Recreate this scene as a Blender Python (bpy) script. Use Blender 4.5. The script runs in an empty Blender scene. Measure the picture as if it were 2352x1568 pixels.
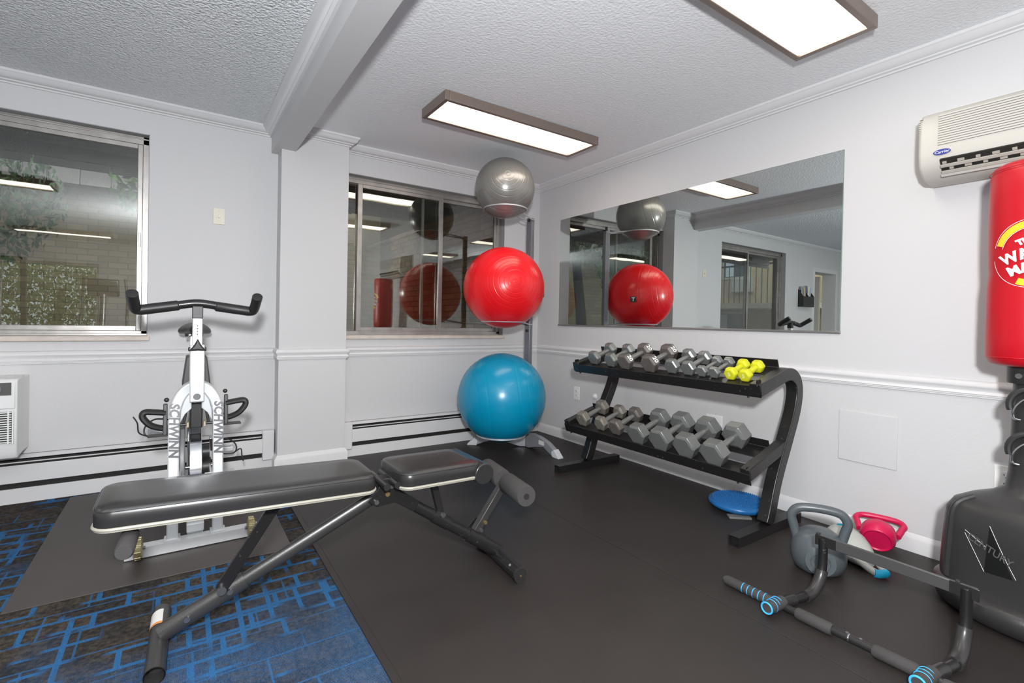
import bpy, bmesh, math, random
from mathutils import Matrix, Vector, Euler
random.seed(7)
PI = math.pi
sc = bpy.context.scene
COL = sc.collection

# ------------------------------------------------------------------ camera
YAW, PITCH, ROLL = .598, -.008, .0195
fwd = Vector((math.sin(YAW)*math.cos(PITCH), math.cos(YAW)*math.cos(PITCH), math.sin(PITCH)))
rgt = Vector((math.cos(YAW), -math.sin(YAW), 0)); upv = rgt.cross(fwd)
r2 = rgt*math.cos(ROLL)+upv*math.sin(ROLL); u2 = -rgt*math.sin(ROLL)+upv*math.cos(ROLL)
cam = bpy.data.objects.new('camera', bpy.data.cameras.new('camera')); COL.objects.link(cam)
cam.data.sensor_fit = 'HORIZONTAL'; cam.data.sensor_width = 36; cam.data.lens = 1120/2352*36
cam.data.shift_y = -37/2352; cam.data.clip_start = .02
cam.matrix_world = Matrix(((r2.x, u2.x, -fwd.x, -2.935), (r2.y, u2.y, -fwd.y, -3.86), (r2.z, u2.z, -fwd.z, 1.07), (0, 0, 0, 1)))
sc.camera = cam
# ------------------------------------------------------------------ world, flash, exposure
w = bpy.data.worlds.new('world'); sc.world = w; w.use_nodes = True
bg = w.node_tree.nodes['Background']; bg.inputs[0].default_value = (.80, .90, 1.0, 1); bg.inputs[1].default_value = 3.0
fl = bpy.data.lights.new('camera_flash', 'POINT'); fl.shadow_soft_size = .07; fl.energy = 295; fl.color = (.97, .985, 1)
flo = bpy.data.objects.new('camera_flash', fl); COL.objects.link(flo); flo.location = (-3.02, -4.12, 1.42)
PANEL = 6.5
vs = sc.view_settings; vs.view_transform = 'Standard'; vs.look = 'None'; vs.gamma = 1; vs.exposure = .22; vs.use_curve_mapping = False

# ------------------------------------------------------------------ materials
MATS = {}
def mat(name, col, rough=.5, metal=0, bump=0, bscale=60, var=0, vscale=6, spec=None, coat=0, wear=None, bdist=.004):
    if name in MATS: return MATS[name]
    m = bpy.data.materials.new(name); m.use_nodes = True; nt = m.node_tree; N = nt.nodes; L = nt.links
    b = N['Principled BSDF']; b.inputs['Base Color'].default_value = (*col, 1); b.inputs['Roughness'].default_value = rough
    b.inputs['Metallic'].default_value = metal
    if spec is not None: b.inputs['Specular IOR Level'].default_value = spec
    if coat: b.inputs['Coat Weight'].default_value = coat; b.inputs['Coat Roughness'].default_value = .15
    tc = N.new('ShaderNodeTexCoord')
    if var:
        n = N.new('ShaderNodeTexNoise'); n.inputs['Scale'].default_value = vscale; n.inputs['Detail'].default_value = 4
        L.new(tc.outputs['Object'], n.inputs['Vector'])
        mp = N.new('ShaderNodeMapRange'); mp.inputs['From Min'].default_value = .3; mp.inputs['From Max'].default_value = .7
        mp.inputs['To Min'].default_value = 1-var; mp.inputs['To Max'].default_value = 1+var
        L.new(n.outputs['Fac'], mp.inputs['Value'])
        mx = N.new('ShaderNodeVectorMath'); mx.operation = 'SCALE'; mx.inputs[0].default_value = col
        L.new(mp.outputs['Result'], mx.inputs['Scale']); L.new(mx.outputs[0], b.inputs['Base Color'])
    if wear:
        n = N.new('ShaderNodeTexNoise'); n.inputs['Scale'].default_value = wear[1]; n.inputs['Detail'].default_value = 8
        L.new(tc.outputs['Object'], n.inputs['Vector'])
        rp = N.new('ShaderNodeMapRange'); rp.inputs['From Min'].default_value = wear[2]; rp.inputs['From Max'].default_value = wear[2]+.06
        L.new(n.outputs['Fac'], rp.inputs['Value'])
        mm = N.new('ShaderNodeMix'); mm.data_type = 'RGBA'; mm.inputs[6].default_value = (*col, 1); mm.inputs[7].default_value = (*wear[0], 1)
        L.new(rp.outputs['Result'], mm.inputs[0]); L.new(mm.outputs[2], b.inputs['Base Color'])
    if bump:
        n = N.new('ShaderNodeTexNoise'); n.inputs['Scale'].default_value = bscale; n.inputs['Detail'].default_value = 3
        L.new(tc.outputs['Object'], n.inputs['Vector'])
        bp = N.new('ShaderNodeBump'); bp.inputs['Strength'].default_value = bump; bp.inputs['Distance'].default_value = bdist
        L.new(n.outputs['Fac'], bp.inputs['Height']); L.new(bp.outputs['Normal'], b.inputs['Normal'])
    MATS[name] = m; return m
def emis(name, col, s):
    m = bpy.data.materials.new(name); m.use_nodes = True; nt = m.node_tree; nt.nodes.remove(nt.nodes['Principled BSDF'])
    e = nt.nodes.new('ShaderNodeEmission'); e.inputs[0].default_value = (*col, 1); e.inputs[1].default_value = s
    nt.links.new(e.outputs[0], nt.nodes['Material Output'].inputs[0]); MATS[name] = m; return m

WALL = mat('wall_paint', (.605, .60, .607), .55, bump=.15, bscale=60)
CEIL = mat('ceiling_paint', (.86, .875, .895), .6, bump=.5, bscale=75, bdist=.008)
POP = mat('popcorn_ceiling', (.84, .86, .875), .7, bump=1.0, bscale=75, bdist=.022)
TRIM = mat('trim_paint', (.68, .675, .68), .38)
ALU = mat('window_aluminium', (.43, .41, .39), .34, .75, bump=.08, bscale=30, var=.12, vscale=14)
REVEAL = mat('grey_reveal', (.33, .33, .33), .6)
SILL = mat('sill_board', (.62, .55, .49), .55, var=.1, vscale=10)
RUB = mat('rubber_sheet', (.0255, .0212, .0196), .48, bump=.12, bscale=220, var=.10, vscale=3, spec=.35)
RUBB = mat('bike_mat_rubber', (.062, .053, .049), .55, bump=.15, bscale=160, var=.08, vscale=4)
BLK = mat('black_powdercoat', (.013, .012, .012), .33, wear=((.07, .068, .065), 60, .66))
BLKG = mat('black_gloss_steel', (.02, .019, .019), .25)
BLKP = mat('black_plastic', (.022, .021, .021), .42)
FOAM = mat('black_foam', (.045, .042, .041), .85, bump=.2, bscale=200)
GRN = mat('bench_grey_steel', (.075, .072, .070), .34, .55, bump=.1, bscale=300)
VINYL = mat('black_vinyl', (.022, .021, .021), .30, bump=.10, bscale=14, coat=.25)
CREAM = mat('cream_piping', (.34, .325, .27), .45)
STEEL = mat('chrome_steel', (.75, .76, .78), .14, 1)
BOLT = mat('bolt_steel', (.30, .30, .31), .3, .9)
BRASS = mat('brass_bolt', (.62, .48, .22), .3, .9)
SILV = mat('silver_bike_paint', (.72, .74, .75), .28, .25, coat=.5)
IRON = mat('grey_cast_iron', (.195, .202, .195), .30, .40, bump=.15, bscale=90, var=.10, vscale=30, wear=((.34, .34, .33), 70, .68))
IRONB = mat('brown_grey_cast_iron', (.135, .12, .11), .34, .2, bump=.15, bscale=90, wear=((.36, .34, .31), 70, .68))
IRONBUFF = mat('buff_cast_iron', (.20, .185, .155), .34, .2, bump=.15, bscale=90, wear=((.45, .43, .36), 60, .62))
CHROMED = mat('dull_bar_steel', (.25, .25, .24), .32, .45)
YEL = mat('yellow_neoprene', (.62, .62, .015), .5)
WHT = mat('white_plastic', (.80, .80, .79), .35)
WHTD = mat('white_paint_mark', (.85, .85, .83), .5)
BEIGE = mat('almond_plastic', (.74, .69, .58), .4)
DARK = mat('dark_cavity', (.012, .011, .010), .7)
GREYST = mat('rack_grey_steel', (.20, .205, .225), .3, .45)
GREYL = mat('light_grey_steel', (.50, .51, .54), .35, .3)
BRONZE = mat('bronze_fixture', (.27, .215, .185), .38, .5)
ACW = mat('ac_plastic', (.54, .52, .475), .42)
ACG = mat('ac_louver', (.42, .40, .355), .42)
REDB = mat('red_bag_vinyl', (.50, .004, .014), .38, bump=.35, bscale=5)
BASEP = mat('bag_base_plastic', (.030, .0285, .0285), .36, bump=.10, bscale=160, wear=((.10, .095, .09), 9, .70))
YELP = mat('yellow_print', (.90, .58, .03), .4)
BLUE = mat('blue_vinyl_disc', (.012, .13, .37), .32)
BLUEB = mat('blue_band', (.05, .42, .85), .4)
KBG = mat('slate_vinyl', (.078, .093, .102), .33)
KBL = mat('pale_grey_vinyl', (.42, .43, .40), .4)
KBB = mat('cyan_vinyl', (.01, .36, .60), .4)
KBR = mat('crimson_vinyl', (.60, .008, .075), .35)
HUBW = mat('amber_urethane', (.38, .33, .17), .25, .3)
LBL = mat('white_sticker', (.78, .76, .72), .5)
ORG = mat('orange_print', (.75, .28, .06), .5)
TXT = mat('grey_lettering', (.10, .10, .11), .4)
PANELM = emis('light_diffuser', (1.0, .90, .78), PANEL)
MIRR = bpy.data.materials.new('mirror_glass'); MIRR.use_nodes = True
_b = MIRR.node_tree.nodes['Principled BSDF']; _b.inputs['Base Color'].default_value = (.70, .745, .725, 1); _b.inputs['Metallic'].default_value = 1; _b.inputs['Roughness'].default_value = .003
def glass():
    m = bpy.data.materials.new('window_glass'); m.use_nodes = True; nt = m.node_tree; N = nt.nodes; L = nt.links
    N.remove(N['Principled BSDF']); t = N.new('ShaderNodeBsdfTransparent'); t.inputs[0].default_value = (.80, .82, .79, 1)
    g = N.new('ShaderNodeBsdfGlossy'); g.inputs['Roughness'].default_value = .0; g.inputs[0].default_value = (1, 1, 1, 1)
    f = N.new('ShaderNodeFresnel'); ge = N.new('ShaderNodeNewGeometry'); mi_ = N.new('ShaderNodeMapRange'); mi_.inputs['To Min'].default_value = 1.62; mi_.inputs['To Max'].default_value = 1/1.62; L.new(ge.outputs['Backfacing'], mi_.inputs['Value']); L.new(mi_.outputs['Result'], f.inputs[0])
    nz = N.new('ShaderNodeTexNoise'); nz.inputs['Scale'].default_value = 1.6; tc = N.new('ShaderNodeTexCoord'); L.new(tc.outputs['Object'], nz.inputs['Vector'])
    bp = N.new('ShaderNodeBump'); bp.inputs['Strength'].default_value = .05; bp.inputs['Distance'].default_value = .02; L.new(nz.outputs['Fac'], bp.inputs['Height'])
    L.new(bp.outputs['Normal'], g.inputs['Normal'])
    x = N.new('ShaderNodeMixShader'); mr = N.new('ShaderNodeMapRange'); mr.inputs['To Min'].default_value = .055; mr.inputs['To Max'].default_value = 1; L.new(f.outputs[0], mr.inputs['Value']); L.new(mr.outputs['Result'], x.inputs[0]); L.new(t.outputs[0], x.inputs[1]); L.new(g.outputs[0], x.inputs[2])
    L.new(x.outputs[0], N['Material Output'].inputs[0]); return m
GLASS = glass()
def ballmat(name, col, rough):
    m = mat(name, col, rough); nt = m.node_tree; N = nt.nodes; L = nt.links
    tc = N.new('ShaderNodeTexCoord'); wv = N.new('ShaderNodeTexWave'); wv.wave_type = 'RINGS'; wv.rings_direction = 'Z'
    wv.inputs['Scale'].default_value = 9; wv.inputs['Distortion'].default_value = 0; L.new(tc.outputs['Object'], wv.inputs['Vector'])
    rp = N.new('ShaderNodeMapRange'); rp.inputs['From Min'].default_value = .90; rp.inputs['From Max'].default_value = 1; L.new(wv.outputs['Fac'], rp.inputs['Value'])
    bp = N.new('ShaderNodeBump'); bp.invert = True; bp.inputs['Strength'].default_value = .25; bp.inputs['Distance'].default_value = .004
    L.new(rp.outputs['Result'], bp.inputs['Height']); L.new(bp.outputs['Normal'], N['Principled BSDF'].inputs['Normal']); return m
BALLB = ballmat('blue_ball_vinyl', (.0, .26, .45), .26)
BALLR = ballmat('red_ball_vinyl', (.80, .008, .014), .28)
BALLS = ballmat('silver_ball_vinyl', (.235, .23, .22), .27)
BALLS.node_tree.nodes['Principled BSDF'].inputs['Metallic'].default_value = .35
def carpet():
    m = bpy.data.materials.new('carpet_pattern'); m.use_nodes = True; nt = m.node_tree; N = nt.nodes; L = nt.links
    b = N['Principled BSDF']; b.inputs['Roughness'].default_value = .95; b.inputs['Specular IOR Level'].default_value = .1
    tc = N.new('ShaderNodeTexCoord'); co = tc.outputs['Object']
    def noise(s, d=3, v=None):
        n = N.new('ShaderNodeTexNoise'); n.inputs['Scale'].default_value = s; n.inputs['Detail'].default_value = d; L.new(v or co, n.inputs['Vector']); return n.outputs['Fac']
    def rng(v, a, c, lo=0, hi=1):
        r = N.new('ShaderNodeMapRange'); r.inputs['From Min'].default_value = a; r.inputs['From Max'].default_value = c
        r.inputs['To Min'].default_value = lo; r.inputs['To Max'].default_value = hi; L.new(v, r.inputs['Value']); return r.outputs['Result']
    def mix(f, a, c, t='MIX'):
        x = N.new('ShaderNodeMix'); x.data_type = 'RGBA'; x.blend_type = t
        if hasattr(f, 'node'): L.new(f, x.inputs[0])
        else: x.inputs[0].default_value = f
        for i, q in ((6, a), (7, c)):
            if hasattr(q, 'node'): L.new(q, x.inputs[i])
            else: x.inputs[i].default_value = (*q, 1)
        return x.outputs[2]
    def mth(op, a, c):
        x = N.new('ShaderNodeMath'); x.operation = op
        for i, q in ((0, a), (1, c)):
            if hasattr(q, 'node'): L.new(q, x.inputs[i])
            else: x.inputs[i].default_value = q
        return x.outputs[0]
    def brick(wd, ht, off, mort, ang, loc):
        mp = N.new('ShaderNodeMapping'); mp.inputs['Rotation'].default_value = (0, 0, ang); mp.inputs['Location'].default_value = loc; L.new(co, mp.inputs['Vector'])
        t = N.new('ShaderNodeTexBrick'); t.inputs['Scale'].default_value = 1; t.inputs['Brick Width'].default_value = wd; t.inputs['Row Height'].default_value = ht
        t.inputs['Mortar Size'].default_value = mort; t.inputs['Mortar Smooth'].default_value = .1; t.inputs['Bias'].default_value = 0
        t.offset = off; t.inputs['Color1'].default_value = (0, 0, 0, 1); t.inputs['Color2'].default_value = (1, 1, 1, 1); L.new(mp.outputs[0], t.inputs['Vector']); return t
    speck = noise(420, 2); mott = noise(70, 4)
    base = mix(rng(mott, .35, .65), (.040, .038, .038), (.105, .094, .082))
    t1 = brick(.185, .098, .5, .0085, 0, (.03, .02, 0)); t2 = brick(.31, .162, .37, .0035, 0, (.1, .07, 0)); t3 = brick(.098, .098, 0, .0085, 0, (0, 0, 0))
    tone = mix(t1.outputs['Color'], (.75, .75, .80), (1.15, 1.05, .95)); base = mix(1, base, tone, 'MULTIPLY')
    zone = noise(1.35, 1)
    wear_ = noise(9, 2)
    l1 = mth('MULTIPLY', t1.outputs['Fac'], rng(zone, .44, .47)); l1 = mth('MULTIPLY', l1, rng(noise(4.2, 0), .44, .5))
    l3 = mth('MULTIPLY', t3.outputs['Fac'], rng(zone, .53, .55)); l3 = mth('MULTIPLY', l3, rng(noise(3.1, 0), .45, .52))
    l2 = mth('MULTIPLY', t2.outputs['Fac'], rng(noise(2.3, 0), .42, .5, 0, .7))
    ln = mth('MAXIMUM', mth('MAXIMUM', l1, l2), l3)
    # pile ribs running along the tiles
    wv = N.new('ShaderNodeTexWave'); wv.bands_direction = 'X'; wv.inputs['Scale'].default_value = 95; wv.inputs['Distortion'].default_value = 1.5; L.new(co, wv.inputs['Vector'])
    blue = mix(speck, (.03, .125, .31), (.06, .24, .54))
    solid = rng(noise(1.15, 2), .54, .66)
    weave = mth('MULTIPLY', solid, mth('ADD', mth('MULTIPLY', wv.outputs['Fac'], .5), rng(speck, .4, .7, 0, .45)))
    col = mix(mth('MINIMUM', weave, .95), base, blue); col = mix(ln, col, blue)
    col = mix(rng(speck, .25, .75, .25, .0), col, (.008, .008, .009))
    L.new(col, b.inputs['Base Color'])
    bp = N.new('ShaderNodeBump'); bp.inputs['Strength'].default_value = .7; bp.inputs['Distance'].default_value = .004
    L.new(mth('ADD', wv.outputs['Fac'], speck), bp.inputs['Height']); L.new(bp.outputs['Normal'], b.inputs['Normal']); return m
CARPET = carpet()
def brickmat(name, c1, c2, mort, sw=.2, sh=.075, axis='XZ'):
    m = bpy.data.materials.new(name); m.use_nodes = True; nt = m.node_tree; N = nt.nodes; L = nt.links; b = N['Principled BSDF']; b.inputs['Roughness'].default_value = .85
    tc = N.new('ShaderNodeTexCoord'); sp = N.new('ShaderNodeSeparateXYZ'); cb = N.new('ShaderNodeCombineXYZ'); L.new(tc.outputs['Object'], sp.inputs[0])
    L.new(sp.outputs['XYZ'.index(axis[0])], cb.inputs[0]); L.new(sp.outputs['XYZ'.index(axis[1])], cb.inputs[1])
    t = N.new('ShaderNodeTexBrick'); t.inputs['Scale'].default_value = 1; t.inputs['Brick Width'].default_value = sw; t.inputs['Row Height'].default_value = sh; t.inputs['Mortar Size'].default_value = .006
    t.inputs['Color1'].default_value = (*c1, 1); t.inputs['Color2'].default_value = (*c2, 1); t.inputs['Mortar'].default_value = (*mort, 1); L.new(cb.outputs[0], t.inputs['Vector']); L.new(t.outputs['Color'], b.inputs['Base Color']); return m

# ------------------------------------------------------------------ mesh helpers
def V(*a): return Vector(a)
def smooth(pts, n=6):
    pts = [Vector(p) for p in pts]; out = []
    for i in range(len(pts)-1):
        p0 = pts[max(i-1, 0)]; p1 = pts[i]; p2 = pts[i+1]; p3 = pts[min(i+2, len(pts)-1)]
        for k in range(n):
            t = k/n; out.append(.5*((2*p1)+(-p0+p2)*t+(2*p0-5*p1+4*p2-p3)*t*t+(-p0+3*p1-3*p2+p3)*t**3))
    out.append(pts[-1]); return out
class B:
    def __init__(s): s.bm = bmesh.new()
    def _grid(s, rings, closed=False, cap=True):
        bm = s.bm; R = [[bm.verts.new(v) for v in r] for r in rings]; n = len(R[0])
        m = len(R); rr = range(m if closed else m-1)
        for i in rr:
            a, b = R[i], R[(i+1) % m]
            for j in range(n): bm.faces.new((a[j], a[(j+1) % n], b[(j+1) % n], b[j]))
        if cap and not closed: bm.faces.new(R[0][::-1]); bm.faces.new(R[-1])
        return s
    def box(s, c, d, rot=None, taper=None):
        c = Vector(c); vs_ = []
        for z in (-.5, .5):
            k = taper if (taper and z > 0) else (1, 1)
            for x, y in ((-.5, -.5), (.5, -.5), (.5, .5), (-.5, .5)):
                v = Vector((x*d[0]*k[0], y*d[1]*k[1], z*d[2]))
                if rot is not None: v = rot @ v
                vs_.append(c+v)
        return s._grid([vs_[:4], vs_[4:]])
    def span(s, a, b): return s.box([(a[i]+b[i])/2 for i in range(3)], [abs(b[i]-a[i]) for i in range(3)])
    def tube(s, pts, r, seg=12, closed=False, r2=None, up=None, radii=None, cap=True, sq=False):
        pts = [Vector(p) for p in pts]; n = len(pts); rings = []; prev = None
        for i, p in enumerate(pts):
            if closed: t = (pts[(i+1) % n]-pts[i-1])
            else: t = (pts[min(i+1, n-1)]-pts[max(i-1, 0)])
            t.normalize()
            if up is not None: x = t.cross(Vector(up))
            elif prev is None: x = t.cross(V(0, 0, 1) if abs(t.z) < .9 else V(1, 0, 0))
            else: x = prev-t*prev.dot(t)
            x.normalize(); prev = x; y = x.cross(t)
            k = radii[i] if radii else 1
            if sq: rings.append([p+x*a*r*k+y*c*(r2 or r)*k for a, c in ((-1, -1), (1, -1), (1, 1), (-1, 1))])
            else: rings.append([p+x*math.cos(q)*r*k+y*math.sin(q)*(r2 or r)*k for q in [2*PI*j/seg for j in range(seg)]])
        return s._grid(rings, closed, cap)
    def cyl(s, a, b, r, rb=None, seg=20): return s.tube([a, b], 1, seg, radii=[r, r if rb is None else rb])
    def bar(s, pts, w_, h_, up, closed=False): return s.tube(pts, w_/2, r2=h_/2, up=up, sq=True, closed=closed)
    def lathe(s, prof, M=None, seg=28, sx=1, sy=1, power=None):
        M = M or Matrix(); rings = []
        for r, z in prof:
            ring = []
            for j in range(seg):
                q = 2*PI*j/seg; cx, cy = math.cos(q), math.sin(q)
                if power:
                    k = (abs(cx)**power+abs(cy)**power)**(-1/power); cx *= k; cy *= k
                ring.append(M @ Vector((max(r, 1e-4)*cx*sx, max(r, 1e-4)*cy*sy, z)))
            rings.append(ring)
        return s._grid(rings)
    def prism(s, poly, M, th):
        lo = [M @ Vector((p[0], p[1], -th/2)) for p in poly]; hi = [M @ Vector((p[0], p[1], th/2)) for p in poly]
        return s._grid([lo, hi])
    def sphere(s, c, r, seg=16, rings=10, sc_=(1, 1, 1)):
        c = Vector(c); rr = []
        for i in range(rings+1):
            a = PI*i/rings; rr.append([c+Vector((max(math.sin(a), 1e-3)*math.cos(2*PI*j/seg)*sc_[0], max(math.sin(a), 1e-3)*math.sin(2*PI*j/seg)*sc_[1], -math.cos(a)*sc_[2]))*r for j in range(seg)])
        return s._grid(rr)
    def hollow(s, a, b, w_, h_, t=.004):
        a = Vector(a); b = Vector(b); d = (b-a).normalized(); x = d.cross(V(0, 0, 1)).normalized(); y = x.cross(d)
        def rc(p, k): return [p+x*i*(w_/2-k)+y*j*(h_/2-k) for i, j in ((-1, -1), (1, -1), (1, 1), (-1, 1))]
        rings = [rc(a, t), rc(a, 0), rc(b, 0), rc(b, t), rc(b-d*.02, t), rc(a+d*.02, t)]
        bm = s.bm; R = [[bm.verts.new(v) for v in r] for r in rings]
        for i, k in ((0, 1), (1, 2), (2, 3), (3, 4)):
            for j in range(4): bm.faces.new((R[i][j], R[i][(j+1) % 4], R[k][(j+1) % 4], R[k][j]))
        for j in range(4): bm.faces.new((R[5][j], R[5][(j+1) % 4], R[0][(j+1) % 4], R[0][j]))
        bm.faces.new(R[4]); bm.faces.new(R[5][::-1]); return s
    def mesh(s, name, ang=35):
        bmesh.ops.recalc_face_normals(s.bm, faces=s.bm.faces)
        me = bpy.data.meshes.new(name); s.bm.to_mesh(me); s.bm.free()
        for p in me.polygons: p.use_smooth = True
        me.set_sharp_from_angle(angle=math.radians(ang)); return me
ORIG = {}
def thing(name, label, cat, loc=(0, 0, 0), rotz=0, group=None):
    o = bpy.data.objects.new(name, None); COL.objects.link(o); o.empty_display_size = .1
    o.location = loc; o.rotation_euler = (0, 0, rotz); o['label'] = label; o['category'] = cat
    if group: o['group'] = group
    ORIG[o.name] = Matrix.Translation(loc) @ Matrix.Rotation(rotz, 4, 'Z'); return o
def ob(name, b, m, parent=None, bev=0, ang=35, kind=None, label=None, cat=None, group=None, local=False, segs=2):
    me = b if isinstance(b, bpy.types.Mesh) else b.mesh(name, ang)
    if m: me.materials.append(m)
    if parent is not None and not local:
        M = ORIG.get(parent.name)
        if M is not None: me.transform(M.inverted())
    o = bpy.data.objects.new(name, me); COL.objects.link(o)
    if parent is not None:
        o.parent = parent; M = ORIG.get(parent.name)
        if M is not None: ORIG[o.name] = M
    if bev:
        md = o.modifiers.new('bevel', 'BEVEL'); md.width = bev; md.segments = segs; md.limit_method = 'ANGLE'; md.angle_limit = math.radians(40)
    if kind: o['kind'] = kind
    if label: o['label'] = label
    if cat: o['category'] = cat
    if group: o['group'] = group
    return o
def struct(name, b, m, parent=None, bev=0): return ob(name, b, m, parent, bev, kind=None if parent else 'structure')
def text_mesh(s, size, ext=.0006, bold=0, shear=0, align='CENTER'):
    cu = bpy.data.curves.new('t', 'FONT'); cu.body = s; cu.size = size; cu.extrude = ext; cu.offset = bold; cu.shear = shear; cu.align_x = align; cu.align_y = 'CENTER'; cu.resolution_u = 3
    o = bpy.data.objects.new('t', cu); COL.objects.link(o); dg = bpy.context.evaluated_depsgraph_get()
    me = bpy.data.meshes.new_from_object(o.evaluated_get(dg)); bpy.data.objects.remove(o); bpy.data.curves.remove(cu); return me
def frame(o, x, y):   # matrix with local x,y axes mapped to given directions
    x = Vector(x).normalized(); z = x.cross(Vector(y)).normalized(); y = z.cross(x); o = Vector(o)
    return Matrix(((x.x, y.x, z.x, o.x), (x.y, y.y, z.y, o.y), (x.z, y.z, z.z, o.z), (0, 0, 0, 1)))
def letter(s, size, M, m, parent, name='lettering', **k):
    me = text_mesh(s, size, **k); me.transform(M); return ob(name, me, m, parent)
def mould(path, prof):
    b = B(); n = len(path); rings = []
    for i, p in enumerate(path):
        p = Vector(p); ns = []
        for a, c in ((i-1, i), (i, i+1)):
            if a >= 0 and c < n:
                d = (Vector(path[c])-Vector(path[a])).normalized(); ns.append(Vector((d.y, -d.x)))
        m = ns[0] if len(ns) == 1 else (ns[0]+ns[1])/(1+ns[0].dot(ns[1]))
        rings.append([Vector((p.x+m.x*d, p.y+m.y*d, z)) for d, z in prof])
    return b._grid(rings)
def wall_with(axis, pos, th, u0, u1, z1, holes):
    us = sorted({u0, u1, *[h[0] for h in holes], *[h[1] for h in holes]}); zs = sorted({0, z1, *[h[2] for h in holes], *[h[3] for h in holes]}); b = B()
    for i in range(len(us)-1):
        for j in range(len(zs)-1):
            cu, cz = (us[i]+us[i+1])/2, (zs[j]+zs[j+1])/2
            if any(h[0] < cu < h[1] and h[2] < cz < h[3] for h in holes): continue
            a = (us[i], pos, zs[j]); c = (us[i+1], pos+th, zs[j+1])
            if axis == 'X': b.span(a, c)
            else: b.span((a[1], a[0], a[2]), (c[1], c[0], c[2]))
    return b

# ================================================================== THE ROOM
H = 2.41; RX = -7.5; RY = -8.0; PX0, PX1, PY = -2.365, -1.906, -.15; BX0, BX1, BZ = -2.41, -2.275, 2.235
W1 = (-4.80, -3.105, .915, 2.205); W2 = (-1.90, -.41, .92, 2.20)
struct('floor', B().span((RX-.2, RY-.2, -.12), (.2, .2, -.006)), CARPET)
struct('wall_back', wall_with('X', 0, .2, RX-.2, .2, H, [W1, W2, (-6.50, -5.72, 0, 2.0)]), WALL)
struct('wall_right', wall_with('Y', 0, .2, RY-.2, 0, H, []), WALL)
struct('wall_left', wall_with('Y', RX, -.2, RY-.2, 0, H, []), WALL)
struct('wall_rear', wall_with('X', RY, -.2, RX, 0, H, [(-6.3, -4.2, .6, 2.0)]), WALL)
struct('ceiling', B().span((RX-.2, RY-.2, H), ((BX0+BX1)/2, .2, H+.1)), POP)
struct('ceiling', B().span(((BX0+BX1)/2, RY-.2, H), (.2, .2, H+.1)), CEIL)
struct('ceiling_beam', B().span((BX0, RY, BZ), (BX1, 0, H)), WALL)
struct('wall_pillar', B().span((PX0, PY, -.006), (PX1, 0, H)), WALL)
CR = [(0, H), (.062, H), (.062, H-.013), (.054, H-.018), (.046, H-.034), (.032, H-.043), (.024, H-.046), (.024, H-.053), (.011, H-.057), (.011, H-.066), (0, H-.066)]
struct('trim_1', mould([(BX1, RY), (BX1, PY), (PX1, PY), (PX1, 0), (0, 0), (0, RY)], CR), TRIM)
struct('trim_2', mould([(RX, RY), (RX, 0), (BX0, 0), (BX0, RY)], CR), TRIM)
RL = [(0, .848), (.008, .846), (.016, .838), (.020, .826), (.019, .818), (.010, .808), (.009, .800), (.013, .794), (.016, .788), (.013, .785), (.013, .780), (.009, .778), (.009, .772), (0, .772)]
struct('trim_3', mould([(-5.72, 0), (PX0, 0), (PX0, PY), (PX1, PY), (PX1, 0), (0, 0), (0, RY)], RL), TRIM)
BB = [(0, 0), (.015, 0), (.015, .062), (.012, .070), (.006, .078), (.003, .084), (0, .086)]
struct('baseboard_pillar', mould([(PX0, 0), (PX0, PY), (PX1, PY), (PX1, 0)], [(d*1.3, z*1.25-.004) for d, z in BB]), TRIM)
struct('baseboard_right', mould([(0, -.004), (0, RY)], BB), TRIM)

# ---- windows
def window(name, W, yf, muls, stile=.04):
    x0, x1, z0, z1 = W; o = bpy.data.objects.new(name, None); COL.objects.link(o); o['kind'] = 'structure'; o.location = ((x0+x1)/2, yf, z0); ORIG[o.name] = Matrix.Translation(o.location)
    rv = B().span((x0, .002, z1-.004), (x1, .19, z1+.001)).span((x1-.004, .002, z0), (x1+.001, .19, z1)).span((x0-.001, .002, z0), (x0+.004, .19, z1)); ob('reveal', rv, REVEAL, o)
    ob('sill', B().span((x0-.012, -.022, z0-.012), (x1+.012, yf+.05, z0+.018)), SILL, o, bev=.004)
    fr = B(); za, zb = z0+.018, z1-.004
    fr.span((x0+.004, yf-.02, zb-.05), (x1-.004, yf+.04, zb)).span((x0+.004, yf-.028, zb-.022), (x1-.004, yf-.02, zb-.012))
    fr.span((x0+.004, yf-.02, za), (x1-.004, yf+.04, za+.032)).span((x0+.004, yf-.03, za), (x1-.004, yf-.02, za+.014))
    fr.span((x1-.036, yf-.02, za), (x1-.004, yf+.04, zb)).span((x0+.004, yf-.02, za), (x0+.036, yf+.04, zb))
    ob('frame', fr, ALU, o, bev=.002)
    return o, za+.032, zb-.05
w1, za, zb = window('window_1', W1, .08, [])
def sash(o, xa, xb, za, zb, y, st=.032, g=True, th=.024):
    s_ = ob('sash', B().span((xa, y-th/2, za), (xa+st, y+th/2, zb)).span((xb-st, y-th/2, za), (xb, y+th/2, zb)).span((xa+st, y-th/2, zb-.028), (xb-st, y+th/2, zb)).span((xa+st, y-th/2, za), (xb-st, y+th/2, za+.03)), ALU, o, bev=.002)
    ob('pane', B().span((xa+st, y-.0025, za+.03), (xb-st, y+.0025, zb-.028)), GLASS, s_)
sash(w1, -3.875, -3.141, za, zb, .075, .026); sash(w1, -4.764, -3.835, za, zb, .103, .026)
ob('latch', B().span((-3.160, .056, 1.50), (-3.146, .064, 1.59)), BOLT, w1, bev=.002)
w2, za, zb = window('window_2', W2, .08, [])
sash(w2, -1.772, -1.020, za, zb, .075, .038); sash(w2, -1.21, -.446, za, zb, .103, .022)
ob('fixed_pane', B().span((-1.864, .1, za), (-1.21, .105, zb)), GLASS, w2)
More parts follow.
